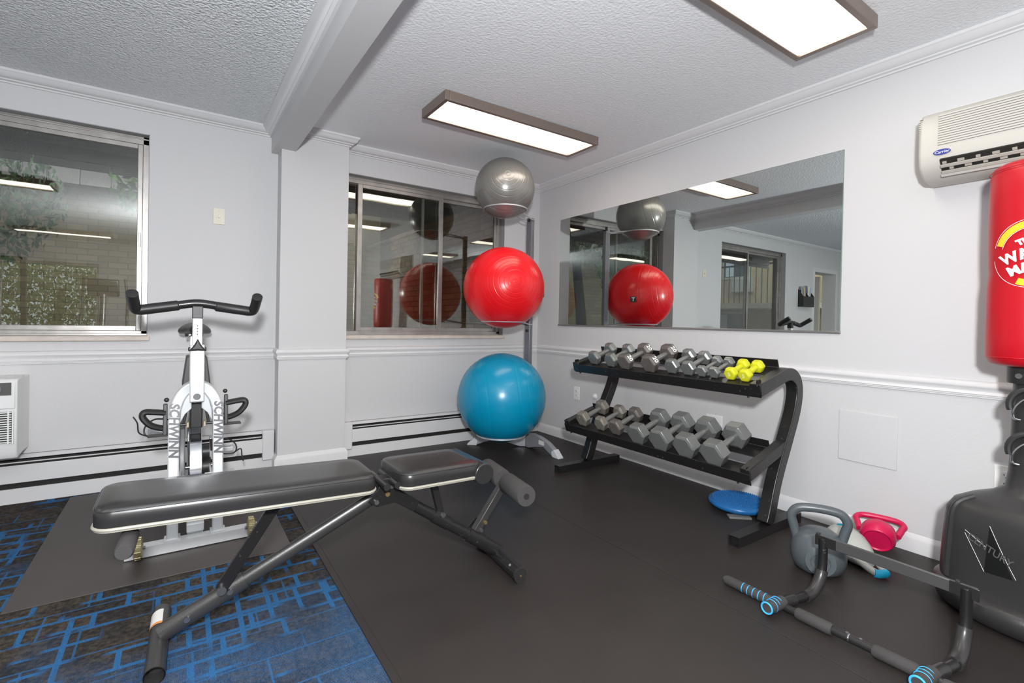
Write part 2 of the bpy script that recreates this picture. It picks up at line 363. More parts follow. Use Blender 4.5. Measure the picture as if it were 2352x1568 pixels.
w3 = bpy.data.objects.new('window_3', None); COL.objects.link(w3); w3['kind'] = 'structure'; w3.location = (-5.25, -8.1, .6); ORIG[w3.name] = Matrix.Translation(w3.location)
ob('frame', B().span((-6.3, -8.13, .6), (-6.25, -8.07, 2.0)).span((-4.25, -8.13, .6), (-4.2, -8.07, 2.0)).span((-5.28, -8.13, .6), (-5.22, -8.07, 2.0)).span((-6.25, -8.13, .6), (-4.25, -8.07, .65)).span((-6.25, -8.13, 1.95), (-4.25, -8.07, 2.0)), ALU, w3, bev=.003)
ob('pane', B().span((-6.25, -8.103, .65), (-5.28, -8.097, 1.95)), GLASS, w3); ob('pane', B().span((-5.22, -8.103, .65), (-4.25, -8.097, 1.95)), GLASS, w3)
# ---- door in the back wall (seen in the mirror)
d1 = bpy.data.objects.new('door_1', None); COL.objects.link(d1); d1['kind'] = 'structure'; d1.location = (-6.1, .1, 0); ORIG[d1.name] = Matrix.Translation(d1.location)
ob('frame', B().span((-6.56, -.012, 0), (-6.49, .21, 2.06)).span((-5.73, -.012, 0), (-5.66, .21, 2.06)).span((-6.49, -.012, 1.99), (-5.73, .21, 2.06)), TRIM, d1, bev=.003)
leaf = ob('leaf', B().box((-6.465, .60, .99), (.04, .74, 1.96)), mat('door_cream', (.66, .64, .56), .45), d1, bev=.003)
for zc, hh in ((.55, .7), (1.45, .75)): ob('panel', B().box((-6.442, .60, zc), (.012, .5, hh)), MATS['door_cream'], leaf, bev=.006)
ob('handle', B().cyl((-6.44, .86, 1.0), (-6.39, .86, 1.0), .025), BOLT, leaf)

# ================================================================== FLOOR COVERINGS
rm = thing('rubber_floor_mat', 'black rubber exercise flooring covering the right side of the room', 'mat', (-1.19, -4, 0))
for xa, xb in ((-2.38, -1.192), (-1.189, -.016)):
    ob('rubber_sheet', B().span((xa, RY+.01, -.006), (xb, (PY-.03 if xa < -1.9 and False else -.02), 0)), RUB, rm, bev=.002)
ob('edge_strip', B().box((-2.392, -4.1, -.0035), (.024, 7.8, .005)), RUB, rm)
bmt = ob('bike_mat', B().span((-3.45, -1.43, -.006), (-2.49, -.09, -.001)), RUBB, None, bev=.002, label='dark brown rubber mat on the blue carpet under the exercise bike', cat='mat')

# ================================================================== LIGHTS
def fixture(cx, cy, label, inframe=True):
    t = thing('ceiling_light', label, 'light', (cx, cy, H-.06), 0, 'ceiling panel lights'); L_, W_ = 1.22, .335
    b = B(); z0, z1 = H-.06, H-.002
    for sx in (-1, 1): b.span((cx+sx*L_/2, cy-W_/2, z0), (cx+sx*(L_/2-.028), cy+W_/2, z1))
    for sy in (-1, 1): b.span((cx-L_/2+.028, cy+sy*W_/2, z0), (cx+L_/2-.028, cy+sy*(W_/2-.028), z1))
    ob('frame', b, BRONZE, t, bev=.003)
    ob('diffuser', B().span((cx-L_/2+.028, cy-W_/2+.028, z0+.012), (cx+L_/2-.028, cy+W_/2-.028, z0+.018)), PANELM, t)
fixture(-1.07, -1.12, 'bronze framed ceiling panel light above the silver ball')
fixture(-1.10, -2.83, 'bronze framed ceiling panel light nearest the camera at the top edge')
fixture(-4.62, -2.83, 'bronze framed ceiling panel light reflected upper in the left window')
fixture(-4.50, -6.70, 'bronze framed ceiling panel light reflected lower in the left window')
fixture(-5.70, -1.35, 'bronze framed ceiling panel light added out of view to brighten the left bay')  # extra fixture added out of frame to brighten the left bay
fixture(-1.10, -4.90, 'bronze framed ceiling panel light behind the camera on the mat side')
fixture(-1.10, -6.80, 'bronze framed ceiling panel light at the rear of the mat side')

# ================================================================== HEATERS, PTAC, AC, WALL PLATES
def heater(x0, x1, label, caps):
    t = thing('baseboard_heater', label, 'heater', ((x0+x1)/2, -.03, 0)); z = -.006 if x1 < -2.3 else 0
    ob('back_panel', B().span((x0, -.012, z+.02), (x1, -.001, .262)), TRIM, t)
    ob('core', B().span((x0+.01, -.040, .05), (x1-.01, -.012, .236)), DARK, t)
    ob('top_cover', B().prism([(0, .262), (.030, .262), (.050, .250), (.050, .246), (.030, .257), (0, .257)], frame(((x0+x1)/2, 0, 0), (0, -1, 0), (0, 0, 1)), x1-x0), TRIM, t)
    ob('damper', B().box(((x0+x1)/2, -.054, .226), (x1-x0-.16, .004, .006)), TRIM, t)
    ob('front_panel', B().span((x0, -.064, .112), (x1, -.058, .212)), TRIM, t, bev=.003)
    ob('bottom_panel', B().span((x0, -.050, z), (x1, -.044, .078)), TRIM, t)
    for c in caps:
        a, b_ = (c, c+.075) if c == x0 else (c-.075, c)
        ob('end_cap', B().span((a, -.071, .060), (b_, -.001, .268)), TRIM, t, bev=.006)
        ob('pipe', B().cyl((c+.035*(1 if c == x0 else -1), -.03, z), (c+.035*(1 if c == x0 else -1), -.03, .1), .011), TRIM, t)
heater(-5.64, -2.372, 'long white baseboard heater behind the exercise bike', [-2.372])
heater(-1.898, -.02, 'shorter white baseboard heater behind the blue ball', [-1.898])
pt = thing('wall_air_conditioner', 'white boxy air conditioner through the wall under the left window', 'air conditioner', (-4.2, -.12, .29))
ob('sleeve', B().span((-4.77, -.11, .300), (-3.643, 0, .716)), WHT, pt, bev=.006)
ob('front_cover', B().prism([(-.105, .722), (-.250, .715), (-.264, .70), (-.264, .33), (-.240, .290), (-.105, .305)], frame((-4.205, 0, 0), (0, 1, 0), (0, 0, 1)), 1.128), WHT, pt, bev=.008)
g = ob('intake_grille', B().span((-4.74, -.268, .380), (-3.657, -.262, .545)), DARK, pt)
for k in range(14): ob('slat', B().box((-4.2, -.270, .385+k*.012), (1.08, .008, .0052)), WHT, g)
for x in (-3.672, -3.655, -3.80, -4.0): ob('upright_slat', B().box((x, -.272, .4625), (.006, .008, .172)), WHT, g)
cp = ob('control_hatch', B().span((-4.72, -.271, .560), (-3.648, -.262, .708)), WHT, pt, bev=.004)
rc = ob('control_recess', B().span((-4.55, -.2735, .632), (-3.662, -.270, .698)), mat('charcoal_recess', (.09, .085, .085), .5), cp)
ob('dial', B().cyl((-3.72, -.273, .664), (-3.72, -.281, .664), .024), BOLT, rc)
for k in range(4): ob('key', B().box((-3.95+k*.05, -.275, .665), (.034, .006, .022)), BOLT, rc)

ac = thing('split_air_conditioner', 'cream wall mounted split air conditioner above the red bag', 'air conditioner', (-.1, -3.5, 1.73))
ACP = [(0, 2.045), (-.06, 2.05), (-.13, 2.045), (-.168, 2.03), (-.188, 2.0), (-.196, 1.93), (-.198, 1.85), (-.192, 1.80), (-.150, 1.752), (-.10, 1.735), (0, 1.735)]
fa = frame((0, -3.5, 0), (1, 0, 0), (0, 0, 1))
ob('casing', B().prism(ACP, fa, .88), ACW, ac, bev=.012, segs=3)
gp = ob('grille_panel', B().box((-.1945, -3.53, 1.945), (.006, .80, .135), Matrix.Rotation(.06, 3, 'Y')), mat('ac_gap', (.16, .15, .14), .6), ac)
for k in range(13): ob('slat', B().box((-.1985+.0006*k, -3.53, 1.882+k*.0105), (.006, .80, .0072)), ACW, gp)
for k in range(16): ob('end_slat', B().box((-.178, -3.066, 1.87+k*.0095), (.022, .012, .004)), ACW, ac)
tq = Vector((.060, 0, -.075)).normalized(); nq = Vector((-.075, 0, -.060)).normalized(); oc = V(-.180, -3.54, 1.790)
def acrect(y, t, n, wy, wt, wn): return B().prism([(-wy/2, -wt/2), (wy/2, -wt/2), (wy/2, wt/2), (-wy/2, wt/2)], frame(oc+V(0, y, 0)+tq*t+nq*n, (0, 1, 0), tq), wn)
out = ob('air_outlet', acrect(0, 0, .004, .80, .066, .012), DARK, ac)
for t_ in (-.004, .026): ob('louver', acrect(0, t_, .016, .80, .015, .006), ACG, out, bev=.002)
for k in range(15):
    for t_ in (-.018, .011): ob('vane', acrect(.385-k*.054-(.02 if t_ > 0 else 0), t_, .0125, .022 if k % 2 else .014, .010, .005), ACG, out)
ob('lower_lip', acrect(0, .041, .012, .81, .014, .010), ACW, ac, bev=.003)
lg = ob('badge', B().lathe([(0, -.001), (1, -.001), (1, .001), (0, .001)], frame((-.2005, -3.145, 1.845), (0, -1, 0), (0, 0, 1)) @ Matrix.Diagonal((.030, .0125, 1, 1))), mat('badge_blue', (.015, .03, .27), .3), ac)
letter('Carrier', .017, frame((-.2020, -3.145, 1.845), (0, -1, 0), (0, 0, 1)), WHTD, lg, shear=.2)

def plate(name, label, cat, c, n, sz, m, detail):
    t = thing(name, label, cat, c); x = (0, -1, 0) if n == 'X' else (1, 0, 0); F = frame(c, x, (0, 0, 1)) ; nv = F.col[2].xyz
    ob('cover', B().prism([(-sz[0]/2, -sz[1]/2), (sz[0]/2, -sz[1]/2), (sz[0]/2, sz[1]/2), (-sz[0]/2, sz[1]/2)], frame(Vector(c)+nv*.003, x, (0, 0, 1)), .006), m, t, bev=.002)
    if detail == 'outlet':
        for dz in (-.019, .019):
            s_ = ob('socket', B().lathe([(0, 0), (.0165, 0), (.0165, .003), (0, .003)], frame(Vector(c)+nv*.0055+V(0, 0, dz), x, (0, 0, 1)), 20), m, t)
            for dx in (-.006, .006): ob('slot', B().box(Vector(c)+nv*.009+Vector(x)*dx+V(0, 0, dz+.003), (.0012 if n == 'X' else .0022, .0022 if n == 'X' else .0012, .008)), DARK, s_)
            ob('ground_hole', B().cyl(Vector(c)+nv*.008+V(0, 0, dz-.008), Vector(c)+nv*.0092+V(0, 0, dz-.008), .0026, seg=10), DARK, s_)
    if detail == 'toggle':
        ob('toggle', B().box(Vector(c)+nv*.011, (.010, .018, .022)), WHTD, t, bev=.002)
        for dz in (-.038, .038): ob('screw', B().cyl(Vector(c)+nv*.005+V(0, 0, dz), Vector(c)+nv*.0072+V(0, 0, dz), .003, seg=10), BOLT, t)
    return t
plate('wall_switch', 'almond wall switch plate between the left window and the pillar', 'switch', (-2.724, 0, 1.742), 'Y', (.068, .108), BEIGE, 'toggle')
plate('power_outlet', 'white duplex outlet on the wall left of the dumbbell rack', 'outlet', (0, -.600, .443), 'X', (.072, .115), WHT, 'outlet')
plate('power_outlet', 'white duplex outlet beside the punching bag post', 'outlet', (0, -3.337, .432), 'X', (.075, .12), WHT, 'outlet')
plate('blank_cover_plate', 'white blank plate on the wall behind the lower dumbbells', 'plate', (0, -1.955, .437), 'X', (.118, .08), WHT, None)
plate('access_panel', 'square white access panel on the wall right of the dumbbell rack', 'panel', (0, -2.823, .502), 'X', (.258, .262), WALL, None)
dk = thing('wall_bumper', 'small round white knob on the wall right of the outlet', 'knob', (0, -.832, .445))
ob('disc', B().lathe([(0, 0), (.024, 0), (.024, .006), (.014, .012), (.012, .022), (0, .024)], frame((0, -.832, .445), (0, -1, 0), (0, 0, 1)), 20), WHT, dk)

mi = thing('wall_mirror', 'wide frameless wall mirror above the dumbbell rack', 'mirror', (-.005, -1.5, 1.04))
ob('mirror_glass', B().span((-.006, -2.685, 1.05), (-.001, -.333, 2.026)), MIRR, mi)
ob('edge', B().span((-.0055, -2.687, 1.05), (-.0005, -2.685, 2.026)), mat('glass_edge', (.18, .27, .22), .2), mi)
ob('bottom_channel', B().span((-.012, -2.69, 1.038), (0, -.328, 1.052)), mat('channel_metal', (.32, .31, .30), .3, .7), mi, bev=.002)

# ================================================================== EXERCISE BALLS AND RACK
AX, AY = -.80, -.60
br = thing('ball_rack', 'grey steel exercise ball rack with rings standing in the corner', 'rack', (-.46, -.48, 0))
PXp, PYp = -.46, -.48
dpo = (V(AX, AY, 0)-V(PXp, PYp, 0)).normalized(); ang = math.atan2(dpo.y, dpo.x); RZ = Matrix.Rotation(ang, 3, 'Z')
post = ob('post', B().box((PXp, PYp, .985), (.045, .052, 1.94), RZ), GREYST, br, bev=.003)
sd = V(-dpo.y, dpo.x, 0)
for zr, rr, cz in ((1.962, .172, 2.13), (1.068, .176, 1.337)):
    pts = [V(AX, AY, zr)+V(math.cos(q), math.sin(q), 0)*rr for q in [2*PI*k/48 for k in range(48)]]
    rg = ob('ring', B().tube(pts, .006, 8, closed=True), GREYL, br)
    for sgn in (-1, 1):
        a = V(PXp, PYp, zr-.022)+sd*sgn*.031; c = V(AX, AY, zr)-dpo*math.sqrt(rr*rr-.05*.05)+sd*sgn*.05
        ob('ring_arm', B().tube([a-dpo*.015, a+dpo*.03, c], .006, 8), GREYL, rg)
    for dz in ((-.02, -.075) if cz < 2 else (-.03,)):
        ob('bolt', B().cyl(V(PXp, PYp, zr+dz)+dpo*.022, V(PXp, PYp, zr+dz)+dpo*.030, .012, seg=12), BLKP, post)
        ob('bolt', B().cyl(V(PXp, PYp, zr+dz)-sd*.026, V(PXp, PYp, zr+dz)-sd*.034, .010, seg=12), STEEL, post)
pts = [V(AX, AY, .166)+V(math.cos(q), math.sin(q), 0)*.192 for q in [2*PI*k/48 for k in range(48)]]
rg = ob('ring', B().tube(pts, .007, 8, closed=True), GREYL, br)
for sgn in (-1, 1):
    ob('ring_arm', B().tube([V(PXp, PYp, .15)+sd*sgn*.02, V(AX, AY, .166)-dpo*.185+sd*sgn*.05], .007, 8), GREYL, rg)
for tgt, ln in ((V(-.455, -.93, 0), 1), (V(-.86, -.175, 0), 1)):
    a = V(PXp, PYp, 0); d = (tgt-a); n_ = d.length; d.normalize()
    prof = [(0, .004), (0, .115), (.10*n_/.45, .130), (.20, .122), (.30, .098), (n_-.05, .052), (n_, .004), (n_-.075, .004), (n_-.14, .030), (.26, .052), (.15, .03), (.06, .004)]
    lg_ = ob('leg', B().prism(prof, frame(a, d, (0, 0, 1)), .045), mat('leg_grey_steel', (.33, .335, .36), .33, .3), br, bev=.003)
    ob('foot_cap', B().prism([(n_-.075, 0), (n_-.085, .04), (n_-.055, .062), (n_+.006, .008), (n_+.006, 0)], frame(a, d, (0, 0, 1)), .052), mat('pale_foot_plastic', (.62, .63, .66), .45), lg_, bev=.003)
    ob('bolt_cap', B().box(a+d*.16+V(0, 0, .095)-d.cross(V(0, 0, 1))*.0235*(-1 if tgt.y < -.5 else 1)*-1, (.02, .02, .02)), BLKP, lg_, bev=.004)
    q = d.cross(V(0, 0, 1)); q = q if q.dot(V(-2.9, -3.9, 0)-a) > 0 else -q
    ob('label_sticker', B().prism([(-.035, -.017), (.035, -.017), (.035, .017), (-.035, .017)], frame(a+d*.235+q*.0228+V(0, 0, .082), -d if q.cross(d).z > 0 else d, (0, 0, 1)), .0008), LBL, lg_)
def ball(name, label, c, r, m, axis):
    o = ob(name, B().sphere((0, 0, 0), r, 48, 32), m, None, ang=80, label=label, cat='ball', group='exercise balls on the rack')
    o.location = c; o.rotation_euler = Vector(axis).to_track_quat('Z', 'Y').to_euler(); return o
ball('exercise_ball', 'large teal blue exercise ball on the bottom ring of the rack', (AX, AY, .463), .352, BALLB, (.9, -.5, .15))
rb = ball('exercise_ball', 'red exercise ball on the middle ring of the rack', (AX, AY, 1.337), .323, BALLR, (-.30, -.95, .10))
ball('exercise_ball', 'silver grey exercise ball on the top ring of the rack', (AX-.005, AY+.005, 2.128), .238, BALLS, (-.45, -.85, .22))
sdv = V(.84, -.527, -.13).normalized(); q = Matrix.Translation(V(AX, AY, 1.337)); 
RBI = (Matrix.Translation(V(AX, AY, 1.337)) @ Vector((-.30, -.95, .10)).to_track_quat('Z', 'Y').to_matrix().to_4x4()).inverted()
xs = V(0, 0, 1).cross(sdv).normalized()
me = B().prism([(-.028, -.026), (.028, -.026), (.028, .026), (-.028, .026)], frame(V(AX, AY, 1.337)+sdv*.3225, xs, (0, 0, 1)), .004).mesh('sticker'); me.transform(RBI); st = ob('logo_sticker', me, BLKP, rb, local=True)
me = text_mesh('T', .045, bold=.002); me.transform(RBI @ frame(V(AX, AY, 1.337)+sdv*.3255, xs, (0, 0, 1))); ob('lettering', me, WHTD, st, local=True)

# ================================================================== DUMBBELL RACK
rk = thing('dumbbell_rack', 'black two tier steel dumbbell rack below the mirror', 'rack', (-.35, -1.85, 0))
TIL = math.radians(19.5)
def shelf_pt(x0, z0, u, n): return (x0+u*math.cos(TIL)-n*math.sin(TIL), z0+u*math.sin(TIL)+n*math.cos(TIL))
YA, YB = -1.19, -2.53
for side, (ya, yb) in enumerate(((-1.16, -1.22), (-2.50, -2.56))):
    yc = (ya+yb)/2
    ft = ob('foot', B().hollow((-.705, yc, .026), (-.10, yc, .026), .055, .05), BLK, rk)
    cv = smooth([(-.425, yc, .055), (-.40, yc, .11), (-.341, yc, .275), (-.245, yc, .46), (-.175, yc, .60), (-.148, yc, .70), (-.160, yc, .768), (-.205, yc, .808), (-.265, yc, .818), (-.34, yc, .802), (-.545, yc, .748)], 5)
    ob('upright', B().bar(cv, .060, .064, (0, 1, 0)) if False else B().tube(cv, .033, r2=.030, up=(0, 1, 0), sq=True), BLK, rk, bev=.004, ang=25)
    ob('shelf_arm', B().tube([(-.235, yc, .448), (-.618, yc, .336)], .030, r2=.026, up=(0, 1, 0), sq=True), BLK, rk, bev=.004)
def rail(x0, z0, poly, yA, yB):
    P = [(x0+u*math.cos(TIL)-n*math.sin(TIL), z0+u*math.sin(TIL)+n*math.cos(TIL)) for u, n in poly]
    return ob('rail', B().prism(P, frame((0, (yA+yB)/2, 0), (1, 0, 0), (0, 0, 1)), abs(yA-yB)), BLK, rk, bev=.0015)
for x0, z0 in ((-.540, .752), (-.615, .325)):
    rail(x0, z0, [(-.004, .018), (0, .018), (0, -.000), (.105, 0), (.105, -.004), (0, -.004), (0, -.042), (-.004, -.042)], -1.165, -2.555)
    rail(x0, z0, [(.185, 0), (.296, 0), (.296, .044), (.300, .044), (.300, -.004), (.185, -.004)], -1.165, -2.50)
    for y, s_ in ((-1.175, 1), (-2.535, -1)):
        P = [shelf_pt(x0, z0, u, n) for u, n in ((.0, .0), (.055, .0), (.045, .038), (.012, .046))]
        es = ob('end_stop', B().prism(P, frame((0, y, 0), (1, 0, 0), (0, 0, 1)), .004), BLK, rk)
    for y in (-1.21, -2.48): ob('bolt', B().cyl((x0+.02, y, z0-.050), (x0+.02, y, z0-.004), .006, seg=8), BLKP, rk)
DBM = {}
def hexhead(d, L, side):
    # axis along x, flat bottom, chamfers at both ends
    b = B(); R = d/math.sqrt(3); rings = []
    for x, k in ((-L/2, .80), (-L/2+.008, 1), (L/2-.012, 1), (L/2, .72)):
        rings.append([Vector((side*x, R*k*math.cos(a), R*k*math.sin(a))) for a in [PI/3*j for j in range(6)]])
    return b._grid(rings)
def dumbbell(label, d, L, sep, y, x0, z0, u0, m, mh, group, num=None, face=None, roll=0):
    n = d/2+.0005; uc = u0+sep/2; cx, cz = shelf_pt(x0, z0, uc, n)
    t = bpy.data.objects.new('dumbbell', None); COL.objects.link(t); t.location = (cx, y, cz); t.rotation_euler = (0, -TIL, 0); t['label'] = label; t['category'] = 'dumbbell'; t['group'] = group
    key = (round(d, 4), L, sep, m.name)
    if key not in DBM:
        h = []
        for s_ in (-1, 1):
            me = hexhead(d, L, -s_).mesh('head', 20)
            me.transform(Matrix.Translation((s_*sep/2, 0, 0))); me.materials.append(m); h.append(me)
        hr = min(.0165, d*.17) if m is not YEL else .0155
        g_ = B().tube([(-sep/2+L*.3, 0, 0), (-sep/2+L/2, 0, 0), (-sep*.12, 0, 0), (sep*.12, 0, 0), (sep/2-L/2, 0, 0), (sep/2-L*.3, 0, 0)], hr, 14, radii=[1, .9, 1.08, 1.08, .9, 1]).mesh('handle'); g_.materials.append(mh)
        DBM[key] = (h, g_)
    h, g_ = DBM[key]; hs = []
    for nm, me in (('head', h[0]), ('head', h[1]), ('handle', g_)):
        o = bpy.data.objects.new(nm, me); COL.objects.link(o); o.parent = t; hs.append(o)
        if nm == 'head':
            md = o.modifiers.new('bevel', 'BEVEL'); md.width = .002 if m is not YEL else .005; md.segments = 2; md.limit_method = 'ANGLE'
    if num:
        for k, s_ in enumerate((-1, 1)):   # numerals cast on the upper camera-side flat
            a = PI/3*2.5-PI/3*2 ; nn = Vector((0, -math.sin(PI/3), math.cos(PI/3)))
            F = frame(Vector((s_*sep/2, 0, 0))+nn*(d/2+.0008), (0, -nn.z, nn.y) if False else (-s_*0+0, -.5, -.866), (1, 0, 0))
            me = text_mesh(num, .042, bold=.0012); me.transform(F); ob('numeral', me, WHTD, hs[k], local=True)
    if face:
        me = text_mesh(face, .030, bold=.0008); me.transform(frame((-sep/2-L/2-.0008, 0, 0), (0, -1, 0), (0, 0, 1))); ob('numeral', me, mat('pale_yellow_print', (.75, .78, .35), .5), hs[0], local=True)
    return t
TX, TZ = -.540, .752; LX, LZ = -.615, .325; G1, G2 = 'dumbbells on the upper tier', 'dumbbells on the lower tier'
dumbbell('grey hex dumbbell at the far left of the upper tier', .092, .052, .165, -1.309, TX, TZ, .085, IRON, CHROMED, G1)
dumbbell('grey hex dumbbell second from left on the upper tier', .092, .052, .175, -1.480, TX, TZ, .078, IRON, CHROMED, G1)
dumbbell('brownish grey hex dumbbell marked 20, left of the marked pair', .100, .060, .195, -1.621, TX, TZ, .068, IRONB, CHROMED, G1, num='20')
dumbbell('brownish grey hex dumbbell marked 20, right of the marked pair', .106, .064, .185, -1.822, TX, TZ, .072, IRONB, CHROMED, G1, num='20')
dumbbell('grey hex dumbbell just right of the marked 20 pair', .086, .050, .168, -1.976, TX, TZ, .085, IRON, CHROMED, G1)
dumbbell('grey hex dumbbell left of the two slim grey ones, upper tier', .082, .048, .160, -2.090, TX, TZ, .085, IRON, CHROMED, G1)
dumbbell('slim grey hex dumbbell, left of the slim pair on the upper tier', .062, .040, .150, -2.178, TX, TZ, .085, IRON, CHROMED, G1)
dumbbell('slim grey hex dumbbell right beside the yellow dumbbells', .062, .040, .145, -2.254, TX, TZ, .085, IRON, CHROMED, G1)
dumbbell('yellow dumbbell marked 5, left of the yellow pair', .066, .046, .120, -2.352, TX, TZ, .090, YEL, YEL, G1, face='5')
dumbbell('yellow dumbbell marked 5, at the right end of the upper tier', .066, .046, .120, -2.434, TX, TZ, .088, YEL, YEL, G1, face='5')
dumbbell('grey brown hex dumbbell at the far left of the lower tier', .098, .060, .19, -1.303, LX, LZ, .072, IRONBUFF, CHROMED, G2)
dumbbell('buff hex dumbbell second from left on the lower tier', .090, .055, .185, -1.475, LX, LZ, .075, IRONBUFF, CHROMED, G2)
dumbbell('dark brown hex dumbbell third from left on the lower tier', .096, .058, .19, -1.618, LX, LZ, .072, IRONB, CHROMED, G2)
dumbbell('large grey hex dumbbell right of the dark brown one, lower tier', .120, .074, .208, -1.828, LX, LZ, .048, IRON, CHROMED, G2)
dumbbell('large grey hex dumbbell, second of the four large ones', .128, .080, .206, -2.000, LX, LZ, .048, IRON, CHROMED, G2)
dumbbell('large grey hex dumbbell, third of the four large ones', .128, .080, .206, -2.172, LX, LZ, .048, IRON, CHROMED, G2)
dumbbell('large grey hex dumbbell at the right end of the lower tier', .128, .080, .206, -2.347, LX, LZ, .048, IRON, CHROMED, G2)

# ================================================================== BALANCE DISC, KETTLEBELLS
bd_ = thing('balance_disc', 'round blue rubber balance disc with a nubbed top under the rack', 'balance disc', (-.215, -2.262, 0))
ob('disc', B().lathe([(0, .006), (.10, .004), (.145, .012), (.163, .026), (.166, .036), (.160, .047), (.140, .055), (.08, .062), (0, .064)], Matrix.Translation((-.215, -2.262, .002)), 48), BLUE, bd_, ang=60)
nb = B()
for k in range(1, 13):
    rr = .0115*k; n_ = max(1, int(2*PI*rr/.0125))
    zz = .064-.0095*(rr/.14)**2
    for j in range(n_):
        q = 2*PI*j/n_+k*.3; nb.lathe([(.0048, -.003), (.0042, .003), (.0018, .0058)], Matrix.Translation((-.215+rr*math.cos(q), -2.262+rr*math.sin(q), .002+zz)), 5)
no = ob('nubs', nb, BLUE, bd_, kind='stuff')
ob('grey_block', B().box((-.345, -2.345, .006), (.12, .05, .012), Matrix.Rotation(-.7, 3, 'Z')), mat('grey_rubber', (.16, .155, .15), .7), None, bev=.003, label='flat grey strip lying on the floor under the blue disc', cat='strip')

def kettlebell(t, M, prof, hw, hh, hr, m, seg=12, z0=.15, name='body'):
    b_ = ob('body', B().lathe(prof, M, seg), m, t, bev=.004, ang=45)
    pts = smooth([(-hw*.78, 0, z0-.03), (-hw*.92, 0, z0+hh*.25), (-hw, 0, z0+hh*.62), (-hw*.80, 0, z0+hh*.92), (-hw*.35, 0, z0+hh*1.02), (hw*.35, 0, z0+hh*1.02), (hw*.80, 0, z0+hh*.92), (hw, 0, z0+hh*.62), (hw*.92, 0, z0+hh*.25), (hw*.78, 0, z0-.03)], 6)
    ob('handle', B().tube([M @ p for p in pts], hr, 14), m, t)
kb = thing('kettlebell', 'large slate grey kettlebell standing in front of the pull up bar', 'kettlebell', (-.585, -2.855, 0))
va = math.atan2(-.585+2.935, -2.855+3.86)   # bearing from the viewer
Mk = Matrix.Translation((-.585, -2.855, 0)) @ Matrix.Rotation(-(va)+.10, 4, 'Z')
kettlebell(kb, Mk, [(0, 0), (.072, 0), (.094, .014), (.107, .05), (.109, .085), (.102, .122), (.084, .154), (.056, .174), (0, .181)], .106, .112, .0190, KBG, 28, .152)
nk = (Mk.to_3x3() @ V(0, -1, 0)).normalized()
fp = ob('weight_disc', B().lathe([(0, 0), (.052, 0), (.058, .004), (0, .007)], frame(V(-.585, -2.855, .072)+nk*.0985, Mk.to_3x3() @ V(1, 0, 0), V(0, 0, 1)+nk*-.1), 32), KBG, kb, bev=.001)
pts = [V(-.585, -2.855, .072)+nk*.1062+(Mk.to_3x3() @ V(1, 0, 0))*.036*math.cos(q)+V(0, 0, .036*math.sin(q)) for q in [2*PI*k/36 for k in range(36)]]
ob('embossed_ring', B().tube(pts, .0016, 6, closed=True), KBG, fp)
rkb = thing('kettlebell', 'crimson kettlebell lying on its side against the wall', 'kettlebell', (-.20, -2.93, 0))
ax = V(.80, .22, .34).normalized(); Mr = frame(V(-.235, -2.935, .074), ax.cross(V(0, 0, 1)), V(0, 0, 1)) ; Mr = frame(V(-.215, -2.95, .073), V(0, 0, 1).cross(ax), -(ax.cross(V(0, 0, 1).cross(ax))))
zax = Mr.col[2].xyz
if zax.dot(ax) < 0: Mr = frame(V(-.215, -2.95, .073), ax.cross(V(0, 0, 1)), -(ax.cross(V(0, 0, 1).cross(ax))))
kettlebell(rkb, Mr, [(0, .006), (.052, .006), (.054, 0), (.060, 0), (.070, .02), (.072, .045), (.066, .075), (.050, .095), (0, .105)], .094, .080, .0135, KBR, 28, .088)
gkb = thing('core_trainer', 'pale grey teardrop weight with cyan tips lying behind the kettlebell', 'weight', (-.33, -2.90, 0))
c0 = V(-.335, -2.87, .068); tip = V(-.445, -3.045, .022); dd = (tip-c0)
bodyp = [(.02, .0), (.058, .03), (.078, .075), (.080, .12), (.070, .165), (.052, .21), (.036, .24)]
Mg = frame(c0-dd.normalized()*.10, dd.cross(V(0, 0, 1)), V(0, 0, 1)); Mg = frame(c0-dd.normalized()*.10, V(0, 0, 1).cross(dd), dd.cross(V(0, 0, 1).cross(dd)))
if Mg.col[2].xyz.dot(dd) < 0: Mg = frame(c0-dd.normalized()*.10, dd.cross(V(0, 0, 1)), dd.cross(V(0, 0, 1).cross(dd)))
ob('body', B().lathe(bodyp, Mg, 28, sx=1, sy=.80), KBL, gkb, ang=60)
sdg = dd.cross(V(0, 0, 1)).normalized()
for s_ in (-1, 1):
    pts = smooth([c0+dd*.30+sdg*s_*.035+V(0, 0, -.012), c0+dd*.62+sdg*s_*.038, c0+dd*.88+sdg*s_*.026+V(0, 0, .0), tip+sdg*s_*.012], 5)
    ob('arm', B().tube(pts, .015, 12), KBL, gkb)
ob('tip', B().tube([tip-sdg*.026-dd*.03, tip-sdg*.012, tip+sdg*.012, tip+sdg*.026-dd*.03], .0172, 12), KBB, gkb)
ob('inlay', B().sphere(c0-dd*.02+V(.018, .02, .050), .034, 16, 10, (.55, 1.0, .55)), KBB, gkb)

